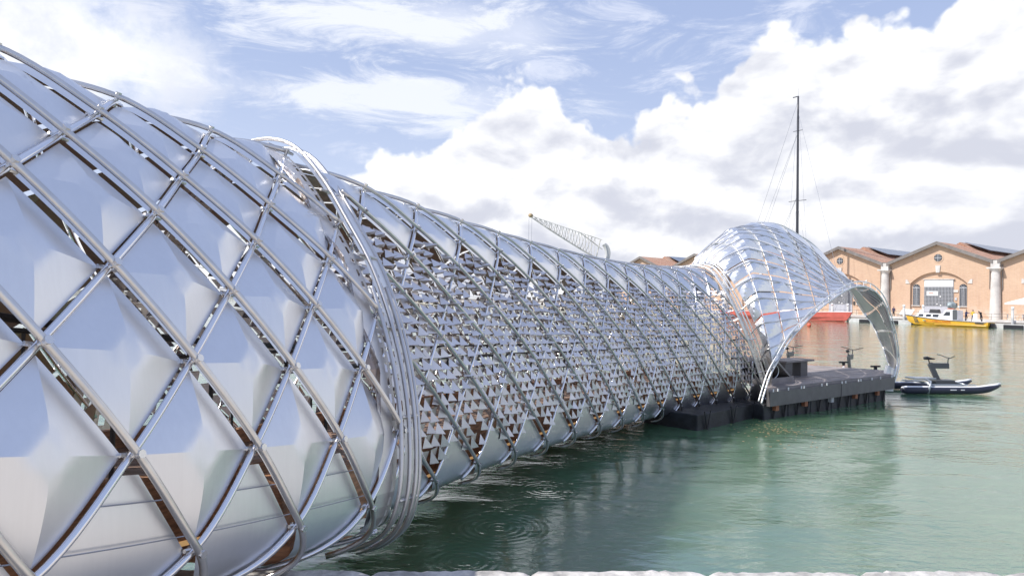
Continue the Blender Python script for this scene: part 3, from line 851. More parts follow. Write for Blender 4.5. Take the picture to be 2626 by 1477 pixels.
MB().tube([loc(.35+.3*math.cos(t), .1, .34+.2*math.sin(t)) for t in np.linspace(-1.6, 1.5, 14)], .012, 6).obj('cable', M['pale'], HB)
bn_ = at_z(2030, 921, 1.28)
TB = thing('bench', 'low dark board bench behind the triangular box on the pontoon', 'bench', bn_-np.array([0, 0, .5]))
def locb(a, b, z): return bn_+Xb*a+Yb*b+np.array([0, 0, z])
MB().box(locb(-.1, 0, -.025), (1.55, .7, .05), Xb, Yb).obj('bench_top', M['comp'], TB, bevel=.006)
MB().box(locb(.22, 0, -.275), (.38, .55, .45), Xb, Yb).obj('leg', M['skirt'], TB)
MB().box(locb(-.62, 0, -.275), (.38, .55, .45), Xb, Yb).obj('leg', M['skirt'], TB)
for px, py, lab in ((2163, 937, 'small dark cleat at the back deck edge, left of the other'), (2245, 948, 'small dark cleat near the right deck corner')):
    p = at_z(px, py, DZ); t_ = thing('cleat', lab, 'cleat', p, 'cleats on the pontoon deck')
    MB().box(p+[0, 0, .05], (.08, .08, .1)).obj('base', M['black'], t_); MB().tube([p+[-.16, 0, .11], p+[.16, 0, .12]], .03, 8).obj('horn', M['black'], t_)

# ------------------------------------------------------------------ water bikes
def water_bike(label, origin, fwd, full=True):
    f = np.array(fwd, float); f /= np.linalg.norm(f); s = np.array([f[1], -f[0], 0.]); o = np.array(origin, float)
    def L_(a, b, z): return o+f*a+s*b+np.array([0, 0, z if z < .3 else .3+(z-.3)*.83])
    t = thing('water_bike', label, 'water bike', o, 'water bikes moored round the pontoon')
    for sg in (-1, 1):
        xs = np.linspace(-1.85, 1.85, 26)
        rr = np.array([.128*min(1, ((1.9-abs(x))/.55)**.6) if x > 0 else .128*min(1, ((1.9-abs(x))/.12)**.5) for x in xs])
        cen = [L_(x, sg*.62, .13+(.16*max(0, (x-.7)/1.1)**2)) for x in xs]
        MB().tube(cen, rr, 14).obj('hull', M['hullnavy'], t, True)
        MB().tube([c+np.array([0, 0, .068]) for c in cen], rr*.60, 10).obj('hull_top', M['white'], t, True)
        if sg > 0:
            for a, w_ in ((-.05, .22), (.30, .14)):
                MB().box(L_(a, sg*.62+.139, .16), (w_, .012, .03), f, s).obj('hull_lettering', M['white'], t)
    for a in (-.75, .55):
        MB().tube([L_(a, -.62, .30), L_(a, -.3, .36), L_(a, .3, .36), L_(a, .62, .30)], .028, 8).obj('cross_beam', M['tube'], t, True)
    MB().box(L_(.15, 0, .36), (.75, .34, .14), f, s).obj('drive_housing', M['bikegrey'], t, bevel=.02)
    MB().tube([L_(-.9, -.62, .32), L_(.9, -.62, .32)], .02, 6).obj('side_rail', M['tube'], t); MB().tube([L_(-.9, .62, .32), L_(.9, .62, .32)], .02, 6).obj('side_rail', M['tube'], t)
    MB().tube([L_(-.95, .70, .02), L_(-.92, .74, .25), L_(-.82, .66, .45), L_(-.78, .4, .50)], .035, 8).obj('bow_hoop', M['tube'], t, True)
    MB().box(L_(-.75, .1, .52), (.85, .45, .05), f, s).obj('foot_platform', M['tube'], t, bevel=.015)
    k = MB(); d = (L_(-.32, 0, 1.12)-L_(.0, 0, .38)); ln = np.linalg.norm(d); d /= ln
    k.box((L_(-.32, 0, 1.12)+L_(.0, 0, .38))/2, (.17, .09, ln), np.cross(s, d), s, d); k.obj('seat_mast', M['bikegrey'], t, bevel=.015)
    MB().box(L_(.04, 0, 1.02), (.72, .08, .19), f, s).obj('top_box', M['bikegrey'], t, bevel=.015)
    MB().tube([L_(-.33, 0, 1.1), L_(-.38, 0, 1.30)], .018, 8).obj('seat_post', M['black'], t)
    MB().tube([L_(-.54, 0, 1.33), L_(-.42, 0, 1.335), L_(-.28, 0, 1.31), L_(-.14, 0, 1.30)], np.array([.05, .06, .035, .018]), 8).obj('saddle', M['black'], t, True)
    st = MB(); st.tube([L_(.36, 0, 1.08), L_(.38, 0, 1.28), L_(.42, 0, 1.34)], .017, 8); st.obj('stem', M['black'], t)
    MB().tube([L_(.28, -.40, 1.46), L_(.34, -.28, 1.43), L_(.42, -.08, 1.35), L_(.42, .08, 1.35), L_(.34, .28, 1.43), L_(.28, .40, 1.46)], .014, 8).obj('handlebar', M['black'], t, True)
    MB().tube([L_(.05, -.14, .50), L_(.05, .14, .42)], .02, 6).obj('pedal_crank', M['black'], t)
    return t
pb = at_z(2405, 1004, .0)
e_b = at_z(2558, 998, .0)-at_z(2270, 1000, .0); e_b[2] = 0
water_bike('water bike with two navy inflatable hulls floating clear to the right of the pontoon', pb, (e_b[0], e_b[1]-.35, 0))
v2 = at_d(2180, 935, 26.8); v2[2] = 0
water_bike('water bike behind the middle of the deck edge, seat and handlebar above it', (v2[0], v2[1], 0), (.62, .78, 0))
v1 = at_d(2026, 935, 27.6); v1[2] = 0
water_bike('water bike partly hidden behind the dark counter, handlebar showing under the canopy', (v1[0], v1[1], 0), (.62, .78, 0))
# drifting leaves beside the pontoon
mb = MB()
for k in range(170):
    px = rng.normal(1990, 55); py = 1100+rng.normal(0, 9)+(px-1990)*.09
    if k > 110: px = rng.uniform(1880, 2200); py = rng.uniform(1085, 1150)
    p = at_z(px, py, .006); a = rng.uniform(0, 6.28); r_ = rng.uniform(.015, .04)
    mb.add([p+[r_*math.cos(a+q*1.57), r_*math.sin(a+q*1.57)*.6, .003*(q % 2)] for q in range(4)], [(0, 1, 2, 3)])
tag(mb.obj('floating_leaves', M['leaf']), 'brown leaves and scraps drifting by the pontoon', kind='stuff')

# ------------------------------------------------------------------ near quay: row of worn kerb stones
Q = thing('quay', 'pale stone quay edge in the foreground', 'quay', (0, 4, 0)); 
del Q['category']; Q['kind'] = 'structure'
ZQ = 1.15
yq = lambda x: 4.457+.054*x
MB().prism([(-45, yq(-45)-.42, -.07), (45, yq(45)-.42, -.07), (45, -24, -.07), (-45, -24, -.07)], (0, 0, 1.18)).obj('quay_body', M['pave'], Q)
xs = [-14, -12.2, -10.4, -8.9, -7, -5.4, -3.9, -2.35, at_z(950, 1465, ZQ)[0], at_z(1361, 1462, ZQ)[0], at_z(1812, 1462, ZQ)[0], at_z(2205, 1462, ZQ)[0], at_z(2560, 1462, ZQ)[0], 5.2, 6.6, 8.3, 10, 12, 14]
for a, b in zip(xs[:-1], xs[1:]):
    mb = MB(); n = 26; V = []
    prof_y = [0, .012, .04, .10, .34, .42]; 
    ph_ = rng.uniform(0, 6.28); drop = rng.uniform(0, .010)
    for i in range(n+1):
        x = a+.006+(b-a-.012)*i/n; e = min(i, n-i)/n
        rnd = .022*math.exp(-e*34)+.005*math.sin(x*9+ph_)+.004*math.sin(x*31+ph_*2)+.003*math.sin(x*67+ph_)+rng.normal(0, .003)
        ch = .02*math.exp(-e*30)
        for (dy, dz) in ((0, -.9), (0, -.05), (.006, -.022), (.022, -.006), (.06, 0), (.42, .004), (.42, -.9)):
            V.append((x, yq(x)-dy-rnd*(1 if dy < .06 else .3 if dy < .3 else 0), ZQ-drop+dz-(ch if -.5 < dz and dy < .3 else 0)+rng.normal(0, .0022)*(dz > -.5)))
    m_ = 7
    Fc = [(i*m_+j, (i+1)*m_+j, (i+1)*m_+j+1, i*m_+j+1) for i in range(n) for j in range(m_-1)]+[tuple(range(m_)), tuple(n*m_+j for j in range(m_))[::-1]]
    o = mb.add(V, Fc).obj('kerb_stone', M['stone'], Q); o.data.shade_smooth() if False else None

# ------------------------------------------------------------------ far shore
ZF = 1.2
P1 = at_d(2272, 740, 132.); P2 = at_d(2555, 745, 117.); P1[2] = P2[2] = 0
BW = np.linalg.norm(P2-P1); eF = (P2-P1)/BW; nF = np.array([eF[1], -eF[0], 0])
if nF[1] > 0: nF = -nF
def FQ(s, d, z=0.): return P1+eF*s+nF*d+np.array([0, 0, z])    # s along the facade, d towards the water
QD = 9.2
FQo = thing('quay', 'pale stone quay on the far side in front of the brick sheds', 'quay', FQ(0, QD)); del FQo['category']; FQo['kind'] = 'structure'
MB().prism([FQ(-400, QD, -1), FQ(120, QD, -1), FQ(120, -120, -1), FQ(-400, -120, -1)], (0, 0, ZF+1)).obj('quay_body', M['pave'], FQo)
MB().prism([FQ(-400, QD+.12, ZF-.35), FQ(120, QD+.12, ZF-.35), FQ(120, QD-.5, ZF-.35), FQ(-400, QD-.5, ZF-.35)], (0, 0, .37)).obj('quay_coping', M['stonef'], FQo)
MB().quad((-2500, 330, -.5), (2500, 330, -.5), (2500, 330, 2.2), (-2500, 330, 2.2)).obj('far_shore', M['pave'], FQo)

def arch_z(x, hw, zs, zt):      # segmental arch height
    if abs(x) > hw: return None
    rise = zt-zs; r_ = (hw*hw+rise*rise)/(2*rise); return zt-r_+math.sqrt(max(0, r_*r_-x*x))
def shed(s0, label, detail=True, cols=True):
    c = s0+BW/2; root = thing('brick_shed', label, 'shed', FQ(c, 0, ZF), 'gabled brick sheds along the far quay')
    def F(x, d, z): return FQ(c+x, d, z)
    hb = BW/2; ze = 10.9; zp = 14.55
    rl = lambda x: zp-(zp-ze)*abs(x)/hb
    NW, ZS, ZT = 4.78, 7.35, 9.5
    mb = MB(); X = sorted(set(list(np.linspace(-hb, hb, 41))+[-NW, NW]))
    for a, b in zip(X[:-1], X[1:]):
        m_ = (a+b)/2
        if abs(m_) < NW:
            mb.quad(F(a, 0, arch_z(max(-NW, min(NW, a)), NW, ZS, ZT)), F(b, 0, arch_z(max(-NW, min(NW, b)), NW, ZS, ZT)), F(b, 0, rl(b)), F(a, 0, rl(a)))
            za, zb = arch_z(a, NW+1e-6, ZS, ZT), arch_z(b, NW+1e-6, ZS, ZT)
            mb.quad(F(a, 0, za), F(b, 0, zb), F(b, -.45, zb), F(a, -.45, za))
            mb.quad(F(a, -.45, ZF), F(b, -.45, ZF), F(b, -.45, zb), F(a, -.45, za))
        else: mb.quad(F(a, 0, ZF), F(b, 0, ZF), F(b, 0, rl(b)), F(a, 0, rl(a)))
    for s_ in (-1, 1): mb.quad(F(s_*NW, 0, ZF), F(s_*NW, -.45, ZF), F(s_*NW, -.45, ZS), F(s_*NW, 0, ZS))
    mb.obj('wall', M['brick'], root)
    rf = MB()
    for s_ in (-1, 1):
        rf.prism([F(0, .75, zp+.42), F(s_*(hb-.35), .75, ze+.42), F(s_*(hb-.35), .75, ze+.24), F(0, .75, zp+.24)], -nF*46)
    roof = rf.obj('roof', M['roof'], root)
    ev = MB()
    for s_ in (-1, 1):
        ev.prism([F(0, .82, zp+.47), F(s_*(hb-.35), .82, ze+.47), F(s_*(hb-.35), .82, ze-.12), F(0, .82, zp-.12)], -nF*.35)
    ev.obj('eave', M['eave'], roof)
    # raised ridge with solar panels on the right slope
    sl_ = (ze-zp)/hb
    rg = MB(); rg.prism([F(-2.2, -9, zp+.40+sl_*2.2), F(0, -9, zp+.95), F(2.2, -9, zp+.40+sl_*2.2)], -nF*34); rg.obj('ridge_lantern', M['roof'], roof)
    for k in range(9):
        d0 = -10.5-k*3.3
        for s_ in (1, -1):
            q = [F(s_*.35, d0, zp+1.0-.06), F(s_*4.6, d0, zp+.98+sl_*4.4), F(s_*4.6, d0-3.1, zp+.98+sl_*4.4), F(s_*.35, d0-3.1, zp+1.0-.06)]
            if s_ < 0: q = q[::-1]
            MB().prism(q, (0, 0, .10)).obj('solar_panel', M['solar'], roof)
    # round window
    def disc(x, z, r0, d0, d1, name, m, par, n=28):
        V = [F(x+r0*math.cos(t), d0, z+r0*math.sin(t)) for t in np.linspace(0, 2*math.pi, n, endpoint=False)]
        return MB().prism(V, nF*(d1-d0)).obj(name, m, par)
    disc(0, 12.05, .92, .002, .05, 'round_surround', M['brick'], root)
    wn = disc(0, 12.05, .68, .05, .08, 'round_window', M['glass'], root)
    MB().box(F(0, .10, 12.05), (.10, .06, 1.3), eF, nF).obj('glazing_bar', M['frame'], wn); MB().box(F(0, .10, 12.05), (1.3, .05, .08), eF, nF).obj('glazing_bar', M['frame'], wn)
    for sx_ in (-.33, .33): MB().box(F(sx_, .10, 12.05), (.05, .05, 1.1), eF, nF).obj('glazing_bar', M['frame'], wn)
    MB().prism([F(-.30, -.05, 9.35), F(.30, -.05, 9.35), F(.42, -.05, 10.65), F(-.42, -.05, 10.65)], nF*.22).obj('keystone', M['stonef'], root)
    for s_ in (-1, 1):
        MB().prism([F(s_*(NW+.05), .0, 7.35), F(s_*(NW+.8), .0, 7.35), F(s_*(NW+.8), .0, 8.15), F(s_*(NW+.45), .0, 8.05)], nF*.10).obj('springer_stone', M['stonef'], root)
    # door
    dr = MB().box(F(0, -.38, (ZF+8.05)/2), (4.9, .08, 8.05-ZF), eF, nF).obj('door', M['door'], root)
    MB().box(F(0, -.31, 7.42), (4.8, .08, 1.25), eF, nF).obj('fanlight_board', M['white'], dr)
    MB().box(F(0, -.33, 5.03), (4.8, .04, 3.45), eF, nF).obj('glazing', M['glass'], dr)
    if detail:
        gb = MB()
        for k in range(21): gb.box(F(-2.4+k*.24, -.28, 5.03), (.05, .05, 3.5), eF, nF)
        for k in range(15): gb.box(F(0, -.285, 3.3+k*.2464), (4.8, .045, .05), eF, nF)
        gb.obj('lattice', M['frame'], dr)
        MB().box(F(-1.0+.0, -.2, 5.55), (1.95, .05, .8), eF, nF).obj('notice_board', M['white'], dr)
        MB().box(F(-1.2, -.17, 5.6), (.8, .02, .12), eF, nF).obj('notice_print', M['orange'], dr)
        for q0, q1, q2 in ((.35, 5.0, .3), (-.2, 3.6, .2), (.42, 3.4, .22)): MB().box(F(q0, -.22, q1), (q2, .04, .22), eF, nF).obj('small_notice', M['white'], dr)
    MB().box(F(0, -.3, 8.14), (5.3, .35, .12), eF, nF).obj('door_lintel', M['stonef'], root)
    MB().box(F(2.85, -.36, 6.0), (.75, .12, .42), eF, nF).obj('stone_slab', M['stonef'], root)
    MB().box(F(2.85, -.36, 4.6), (.34, .1, .5), eF, nF).obj('wall_box', M['frame'], root); MB().box(F(2.85, -.36, 3.5), (.36, .12, .7), eF, nF).obj('wall_box', M['dark'], root)
    for xw in (-3.85, 4.0):
        zb, zt, hw = 3.35, 6.65, .62
        V = [F(xw-hw, -.44, zb), F(xw+hw, -.44, zb)]+[F(xw+hw*math.cos(t), -.44, zt+hw*math.sin(t)) for t in np.linspace(0, math.pi, 12)]
        wn = MB().prism(V, nF*.05).obj('arched_window', M['glass'], root)
        bars = MB()
        for k in range(5): bars.box(F(xw-hw+.1+k*(2*hw-.2)/4, -.35, (zb+zt)/2), (.035 if k != 2 else .09, .06, zt-zb), eF, nF)
        for k in range(10): bars.box(F(xw, -.352, zb+.08+k*(zt-zb)/9.3), (2*hw-.06, .055, (.035 if k < 9 else .14)), eF, nF)
        for a_ in (.8, 1.57, 2.34): bars.tube([F(xw, -.35, zt), F(xw+hw*.93*math.cos(a_), -.35, zt+hw*.93*math.sin(a_))], .022, 5)
        bars.obj('window_bars', M['frame'], wn)
        MB().box(F(xw, -.35, zb-.1), (2*hw+.3, .3, .16), eF, nF).obj('sill', M['stonef'], wn)
    if cols:
        cb = thing  # column on the right-hand joint
        x = hb
        def lathe(prof_, name, m_, sm=True):
            V = []; n = 22
            for r_, z_ in prof_:
                for j in range(n):
                    t = 2*math.pi*j/n; V.append(F(x+r_*math.cos(t), .35+r_*math.sin(t), z_))
            Fc = [(i*n+j, i*n+(j+1) % n, (i+1)*n+(j+1) % n, (i+1)*n+j) for i in range(len(prof_)-1) for j in range(n)]
            return MB().add(V, Fc).obj(name, m_, root, sm)
        zc = ZF; hts = np.linspace(ZF, 9.25, 8)
        for k in range(7):
            r0 = .86-.20*(hts[k]-ZF)/8.; r1 = .86-.20*(hts[k+1]-ZF)/8.
            lathe([(r0-.015, hts[k]), (r0, hts[k]+.015), (r1, hts[k+1]-.015), (r1-.015, hts[k+1])], 'column_drum', M['stonef'], False)
        lathe([(.66, 9.25), (.72, 9.4), (.80, 9.55), (.95, 9.75), (.98, 9.8)], 'capital', M['stonef'])
        MB().box(F(x, .35, 9.95), (2.1, 2.0, .26), eF, nF).obj('abacus', M['stonef'], root)
        MB().box(F(x, .1, 10.7), (1.35, 1.2, 1.24), eF, nF).obj('stone_block', M['stonef'], root)
        MB().box(F(x, .1, 11.38), (1.2, 1.3, .10), eF, nF).obj('gutter_box', M['eave'], root)
        MB().tube([F(x+.95, .15, 10.6), F(x+.95, .15, 6.4), F(x+.75, .15, 6.1), F(x+.75, .15, ZF)], .07, 7).obj('downpipe', M['eave'], root)
        MB().tube([F(x-.95, .12, 10.2), F(x-.95, .12, 6.4), F(x-.8, .12, 6.2)], .06, 7).obj('downpipe', M['eave'], root)
labs = {0: 'orange brick shed in full view directly behind the yellow ambulance boat',
        -1: 'gabled orange brick shed behind the red hull, half covered by the canopy tip',
        1: 'orange brick shed cut off by the right edge, behind the white parasol',
        -2: 'gabled brick shed hidden behind the raised canopy arch',
        -3: 'gabled brick shed whose roof peak shows just left of the canopy arch',
        -4: 'gabled brick shed farthest left, roof peak with panels beyond the bridge top',
        2: None}
for k in (1, 0, -1, -2, -3, -4): shed(k*BW, labs[k], detail=k >= -1)

# far quay furniture
def railing(s0, s1, d):
    r_ = thing('railing', 'thin dark metal railing along the far quay edge', 'railing', FQ(s0, d, ZF))
    mb = MB()
    for z_ in (.45, .95): mb.tube([FQ(s0, d, ZF+z_), FQ(s1, d, ZF+z_)], .022, 5)
    mb.obj('rail', M['dark'], r_)
    n = int((s1-s0)/2.2)
    me = MB().tube([(0, 0, 0), (0, 0, .98)], .03, 5).mesh('post', M['dark'])
    for k in range(n+1):
        o = bpy.data.objects.new('post', me); COL.objects.link(o); o.parent = r_; o.location = Vector(FQ(s0+k*2.2, d, ZF))-r_.location
railing(-30, 40, QD-1.0)
pil = [(2215, 'grey mooring pile left of the canopy corner'), (2241+0, 'x')]
def px_s(px):   # facade coordinate of a pixel column on the quay edge
    lo, hi = -120., 60.
    for _ in range(50):
        m_ = (lo+hi)/2; p = FQ(m_, QD, ZF); d = p-CAM; x = CX+FPX*(d@R_)/(d@F_)
        if x < px: lo = m_
        else: hi = m_
    return lo
for px, lab in ((2321.7, 'pale mooring pile just right of the first stone column'), (2371, 'pale mooring pile beside the dark covered cart'), (2600, 'pale mooring pile under the white parasol'),
                (2138, 'pale mooring pile seen under the canopy arch, left one'), (2178, 'pale mooring pile seen under the canopy arch, right one')):
    s_ = px_s(px); b = FQ(s_, QD+.55, 0); t_ = thing('mooring_pile', lab, 'mooring pile', b, 'mooring piles on the far quay')
    MB().tube([b+[0, 0, -.5], b+[0, 0, 2.9]], .19, 10).obj('pile', M['conc'], t_, True); MB().tube([b+[0, 0, 2.9], b+[0, 0, 3.35]], .21, 10).obj('pile_cap', M['white'], t_, True)
# floating dock with black fenders
dk = thing('floating_dock', 'long low concrete floating dock with black fenders against the far quay', 'dock', FQ(0, QD+1.5))
MB().prism([FQ(px_s(2195), QD+.4, -.3), FQ(60, QD+.4, -.3), FQ(60, QD+2.4, -.3), FQ(px_s(2195), QD+2.4, -.3)], (0, 0, .95)).obj('dock_slab', M['conc'], dk)
for a, b in ((2222, 2248), (2286, 2320), (2355, 2386), (2590, 2640)):
    s0, s1 = px_s(a), px_s(b); MB().box(FQ((s0+s1)/2, QD+2.5, .22), (s1-s0, .3, .62), eF, nF).obj('fender', M['black'], dk, bevel=.04)
# folded white deck chairs
for k, px in enumerate((2288, 2295, 2303, 2311, 2334)):
    s_ = px_s(px); b = FQ(s_, QD-3.0, ZF); t_ = thing('deck_chair', ['leftmost of the white deck chairs beside the stone column', 'second white deck chair from the stone column', 'third white deck chair from the stone column', 'fourth white deck chair, left of the mooring pile', 'single white deck chair right of the mooring pile'][k], 'deck chair', b, 'white deck chairs on the far quay')
    def K(a, d, z): return b+eF*a+nF*d+np.array([0, 0, z])
    MB().prism([K(-.25, .1, .25), K(.25, .1, .25), K(.75, -.35, 1.35), K(.25, -.35, 1.35)], nF*.05).obj('backrest', M['fabric'], t_)
    MB().prism([K(-.45, .8, .38), K(.05, .8, .38), K(.25, .1, .30), K(-.25, .1, .30)], (0, 0, .05)).obj('seat', M['fabric'], t_)
    for a in (-.3, .25):
        MB().tube([K(a, .6, 0), K(a+.3, -.2, .8)], .025, 5).obj('leg', M['white'], t_); MB().tube([K(a, -.4, 0), K(a-.1, .5, .4)], .025, 5).obj('leg', M['white'], t_)
# covered cart
s_ = px_s(2382); b = FQ(s_, QD-2.2, ZF)
t_ = thing('covered_cart', 'dark grey covered cart on the quay behind the ambulance bow', 'cart', b)
def K(a, d, z): return b+eF*a+nF*d+np.array([0, 0, z])
MB().prism([K(-.75, .5, .75), K(.85, .5, .75), K(.7, .5, 1.45), K(-.6, .5, 1.5)], -nF*1.).obj('cover', M['dark'], t_, bevel=.08)
MB().box(K(0, 0, .5), (1.3, .8, .5), eF, nF).obj('cabinet', M['frame'], t_)
for a in (-.5, .5): MB().tube([K(a, .4, .18), K(a, -.4, .18)], .18, 10).obj('wheel', M['black'], t_)
# statue / sculpture on plinth
b = FQ(px_s(2414), QD-4.0, ZF)
t_ = thing('sculpture', 'rounded grey-green metal sculpture on a cream plinth before the lattice door', 'sculpture', b)
MB().box(b+[0, 0, .75], (1.1, 1.1, 1.5), eF, nF).obj('plinth', M['fabric'], t_, bevel=.03)
V = []; n = 14
sc = MB(); M['verdi'] = mat('verdigris_metal', (.28, .33, .35), .5, .4, var=.3, vscale=3.)
for i in range(9):
    for j in range(n):
        a = math.pi*i/8; t = 2*math.pi*j/n; r_ = math.sin(a)*(.72+.14*math.sin(3*t+i)+.1*math.cos(2*t)); V.append(b+[r_*math.cos(t), r_*math.sin(t), 2.15-.72*math.cos(a)])
sc.add(V, [(i*n+j, i*n+(j+1) % n, (i+1)*n+(j+1) % n, (i+1)*n+j) for i in range(8) for j in range(n)]).obj('figure', M['verdi'], t_, True)
# parasol
b = FQ(px_s(2612), QD-3.5, ZF); t_ = thing('parasol', 'large white square parasol by the right edge of the photo', 'parasol', b)
apex = b+[0, 0, 3.75]; rim = [b+eF*x+nF*y+[0, 0, 2.75] for x, y in ((-2.4, -2), (2.4, -2), (2.4, 2), (-2.4, 2))]
low = [r_-np.array([0, 0, .22]) for r_ in rim]
MB().add([apex]+rim+low, [(0, 2, 1), (0, 3, 2), (0, 4, 3), (0, 1, 4), (1, 2, 6, 5), (2, 3, 7, 6), (3, 4, 8, 7), (4, 1, 5, 8)]).obj('canopy', M['fabric'], t_)
MB().tube([b, b+[0, 0, 3.7]], .05, 8).obj('pole', M['white'], t_); MB().box(b+[0, 0, .06], (.8, .8, .12), eF, nF).obj('base', M['conc'], t_)
for k, (px, lab) in enumerate(((2585, 'white cafe table left of the parasol pole'), (2618, 'white cafe table under the parasol'))):
    b = FQ(px_s(px), QD-3.0-k, ZF); t_ = thing('cafe_table', lab, 'table', b, 'cafe tables on the far quay')
    MB().tube([b+[0, 0, .72], b+[0, 0, .76]], .5, 16).obj('tabletop', M['white'], t_); MB().tube([b, b+[0, 0, .72]], .04, 6).obj('pedestal', M['white'], t_); MB().tube([b, b+[0, 0, .04]], .28, 12).obj('foot', M['white'], t_)
    for q, (dx, dy) in enumerate(((-.8, .1), (.8, -.1))):
        c_ = b+eF*dx+nF*dy; ch = thing('cafe_chair', ['white chair on the left of the table', 'white chair on the right of the table'][q]+(' left of the parasol pole' if k == 0 else ' under the parasol'), 'chair', c_, 'cafe chairs on the far quay')
        MB().box(c_+[0, 0, .45], (.42, .42, .04), eF, nF).obj('seat', M['white'], ch); MB().box(c_+eF*(.2 if dx > 0 else -.2)+[0, 0, .72], (.04, .42, .5), eF, nF).obj('backrest', M['white'], ch)
        for a in (-.18, .18):
            for g_ in (-.18, .18): MB().tube([c_+eF*a+nF*g_, c_+eF*a+nF*g_+[0, 0, .45]], .02, 5).obj('leg', M['white'], ch)

# ------------------------------------------------------------------ boats
def hull(o, f, s, L, Wd, stations, name, m, par, cap=True):
    """stations: list of (t 0 stern..1 bow, halfwidth factor, keel z, deck z); outer skin with deck"""
    V = []; n = 7
    for t, wf_, zk, zd, xs_ in stations:
        for j in range(n):
            q = j/(n-1)*2-1
            a = abs(q); zz = zk+(zd-zk)*a**1.6; hw = Wd/2*wf_*(math.sin(a*math.pi/2)**.55 if a > 0 else 0)*(1 if q > 0 else -1)
            V.append(o+f*(L*(t-.5)+xs_*a)+s*hw+np.array([0, 0, zz]))
    k = len(stations)
    Fc = [(i*n+j, (i+1)*n+j, (i+1)*n+j+1, i*n+j+1) for i in range(k-1) for j in range(n-1)]
    Fc.append(tuple(range(n)))
    Fc += [(i*n, i*n+n-1, (i+1)*n+n-1, (i+1)*n) for i in range(k-1)]
    return MB().add(V, Fc).obj(name, m, par)
# ambulance boat: bow to the left
sb, ss = px_s(2356), px_s(2567)
oB = FQ((sb+ss)/2, QD+3.9); LB = (ss-sb)*.965
f = -eF; s = nF
AM = thing('ambulance_boat', 'yellow and white water ambulance moored at the far quay, bow to the left', 'boat', oB)
st = [(0, .92, -.25, .82, -.3), (.15, 1, -.3, .86, 0), (.45, 1, -.3, .98, 0), (.65, .96, -.28, 1.12, 0), (.80, .78, -.22, 1.28, .1), (.92, .42, -.05, 1.46, .35), (1.0, .04, .45, 1.62, .55)]
hull(oB, f, s, LB, 2.8, st, 'hull', M['yellow'], AM)
def G(t, y, z): return oB+f*LB*(t-.5)+s*y+np.array([0, 0, z])
def dz(t): return float(np.interp(t, [q[0] for q in st], [q[3] for q in st]))
def hwid(t): return float(np.interp(t, [q[0] for q in st], [q[1] for q in st]))*1.4
mb = MB(); rail = MB()
T_ = np.linspace(0, 1, 21)
for a, b in zip(T_[:-1], T_[1:]):
    mb.quad(*[G(t, y*hwid(t)*.99, dz(t)+.03) for t, y in ((a, -1), (b, -1), (b, 1), (a, 1))])
mb.obj('deck', M['white'], AM)
for sg in (1, -1): MB().tube([G(t, sg*hwid(t)*1.01, dz(t)-.02)+f*(.55*max(0, (t-.8)/.2)) for t in T_], .06, 6).obj('rub_rail', M['dark'], AM)
for sg in (1,): MB().tube([G(t, sg*hwid(t)*.93, .28) for t in np.linspace(.0, .62, 12)], .05, 6).obj('spray_rail', M['yellow'], AM)
def cabin(t0, t1, w_, z1, rake0, rake1, name):
    a = [G(t0, -w_, dz(t0)), G(t1, -w_, dz(t1)), G(t1-rake1, -w_*.9, z1), G(t0+rake0, -w_*.9, z1)]
    b = [G(t0, w_, dz(t0)), G(t1, w_, dz(t1)), G(t1-rake1, w_*.9, z1), G(t0+rake0, w_*.9, z1)]
    return MB().add(a+b, [(0, 1, 2, 3), (7, 6, 5, 4), (0, 4, 5, 1), (1, 5, 6, 2), (2, 6, 7, 3), (3, 7, 4, 0)]).obj(name, M['white'], AM, bevel=.06)
cab = cabin(.50, .885, 1.08, 2.0, .0, .05, 'fore_cabin')
whl = cabin(.345, .575, 1.15, 2.6, .0, .075, 'wheelhouse')
def win(par, t0, t1, z0, z1, y0, y1, r0=0., r1=0.):
    a = [G(t0, y0+.015, z0), G(t1, y0+.015, z0), G(t1-r1, y1+.015, z1), G(t0+r0, y1+.015, z1)]
    MB().prism(a, s*.03).obj('window', M['glass'], par)
win(cab, .775, .845, 1.48, 1.85, 1.045, 1.02, .0, .02)
win(cab, .680, .745, 1.45, 1.85, 1.045, 1.02, -.005, .01); win(cab, .585, .655, 1.42, 1.85, 1.045, 1.02, -.008, .005)
win(whl, .435, .520, 1.70, 2.32, 1.09, 1.06, .0, .035)
dr = MB().prism([G(.345, 1.16, 1.05), G(.40, 1.16, 1.05), G(.405, 1.07, 2.65), G(.35, 1.07, 2.65)], s*.03).obj('side_door', M['bikegrey'], AM)
MB().tube([G(.34, .5, 2.75), G(.345, .5, 3.1)], .04, 6).obj('radar_post', M['white'], AM); MB().tube([G(.345, .5, 3.08), G(.345, .5, 3.28)], .2, 12).obj('radar_dome', M['white'], AM)
MB().box(G(.46, 0, 2.82), (.9, .5, .12), f, s).obj('light_bar', M['orange'], AM)
MB().prism([G(.11, 1.1, .95), G(.165, 1.1, .95), G(.16, .9, 2.15), G(.115, .9, 2.15)], -s*.1).obj('sign_board', M['white'], AM)
MB().box(G(-.03, 0, .35), (.5, 1.0, .7), f, s).obj('outboard_drive', M['black'], AM, bevel=.06)
MB().prism([G(.03, 1.36, .55), G(.12, 1.42, .58), G(.13, 1.42, .75), G(.02, 1.36, .72)], s*.03).obj('air_vent', M['dark'], AM)
for k in range(3):
    MB().prism([G(.865-.022*k, 1.18+.11*k, .35), G(.873-.022*k, 1.16+.11*k, .35), G(.915-.022*k, .86+.13*k, 1.30), G(.907-.022*k, .88+.13*k, 1.30)], s*.04).obj('bow_stripe', M['dark'], AM)
MB().prism([G(.73, 1.30, .72), G(.77, 1.24, .72), G(.775, 1.24, .88), G(.735, 1.30, .92)], s*.04).obj('hull_badge', mat('green_badge', (.10, .45, .30), .5), AM)
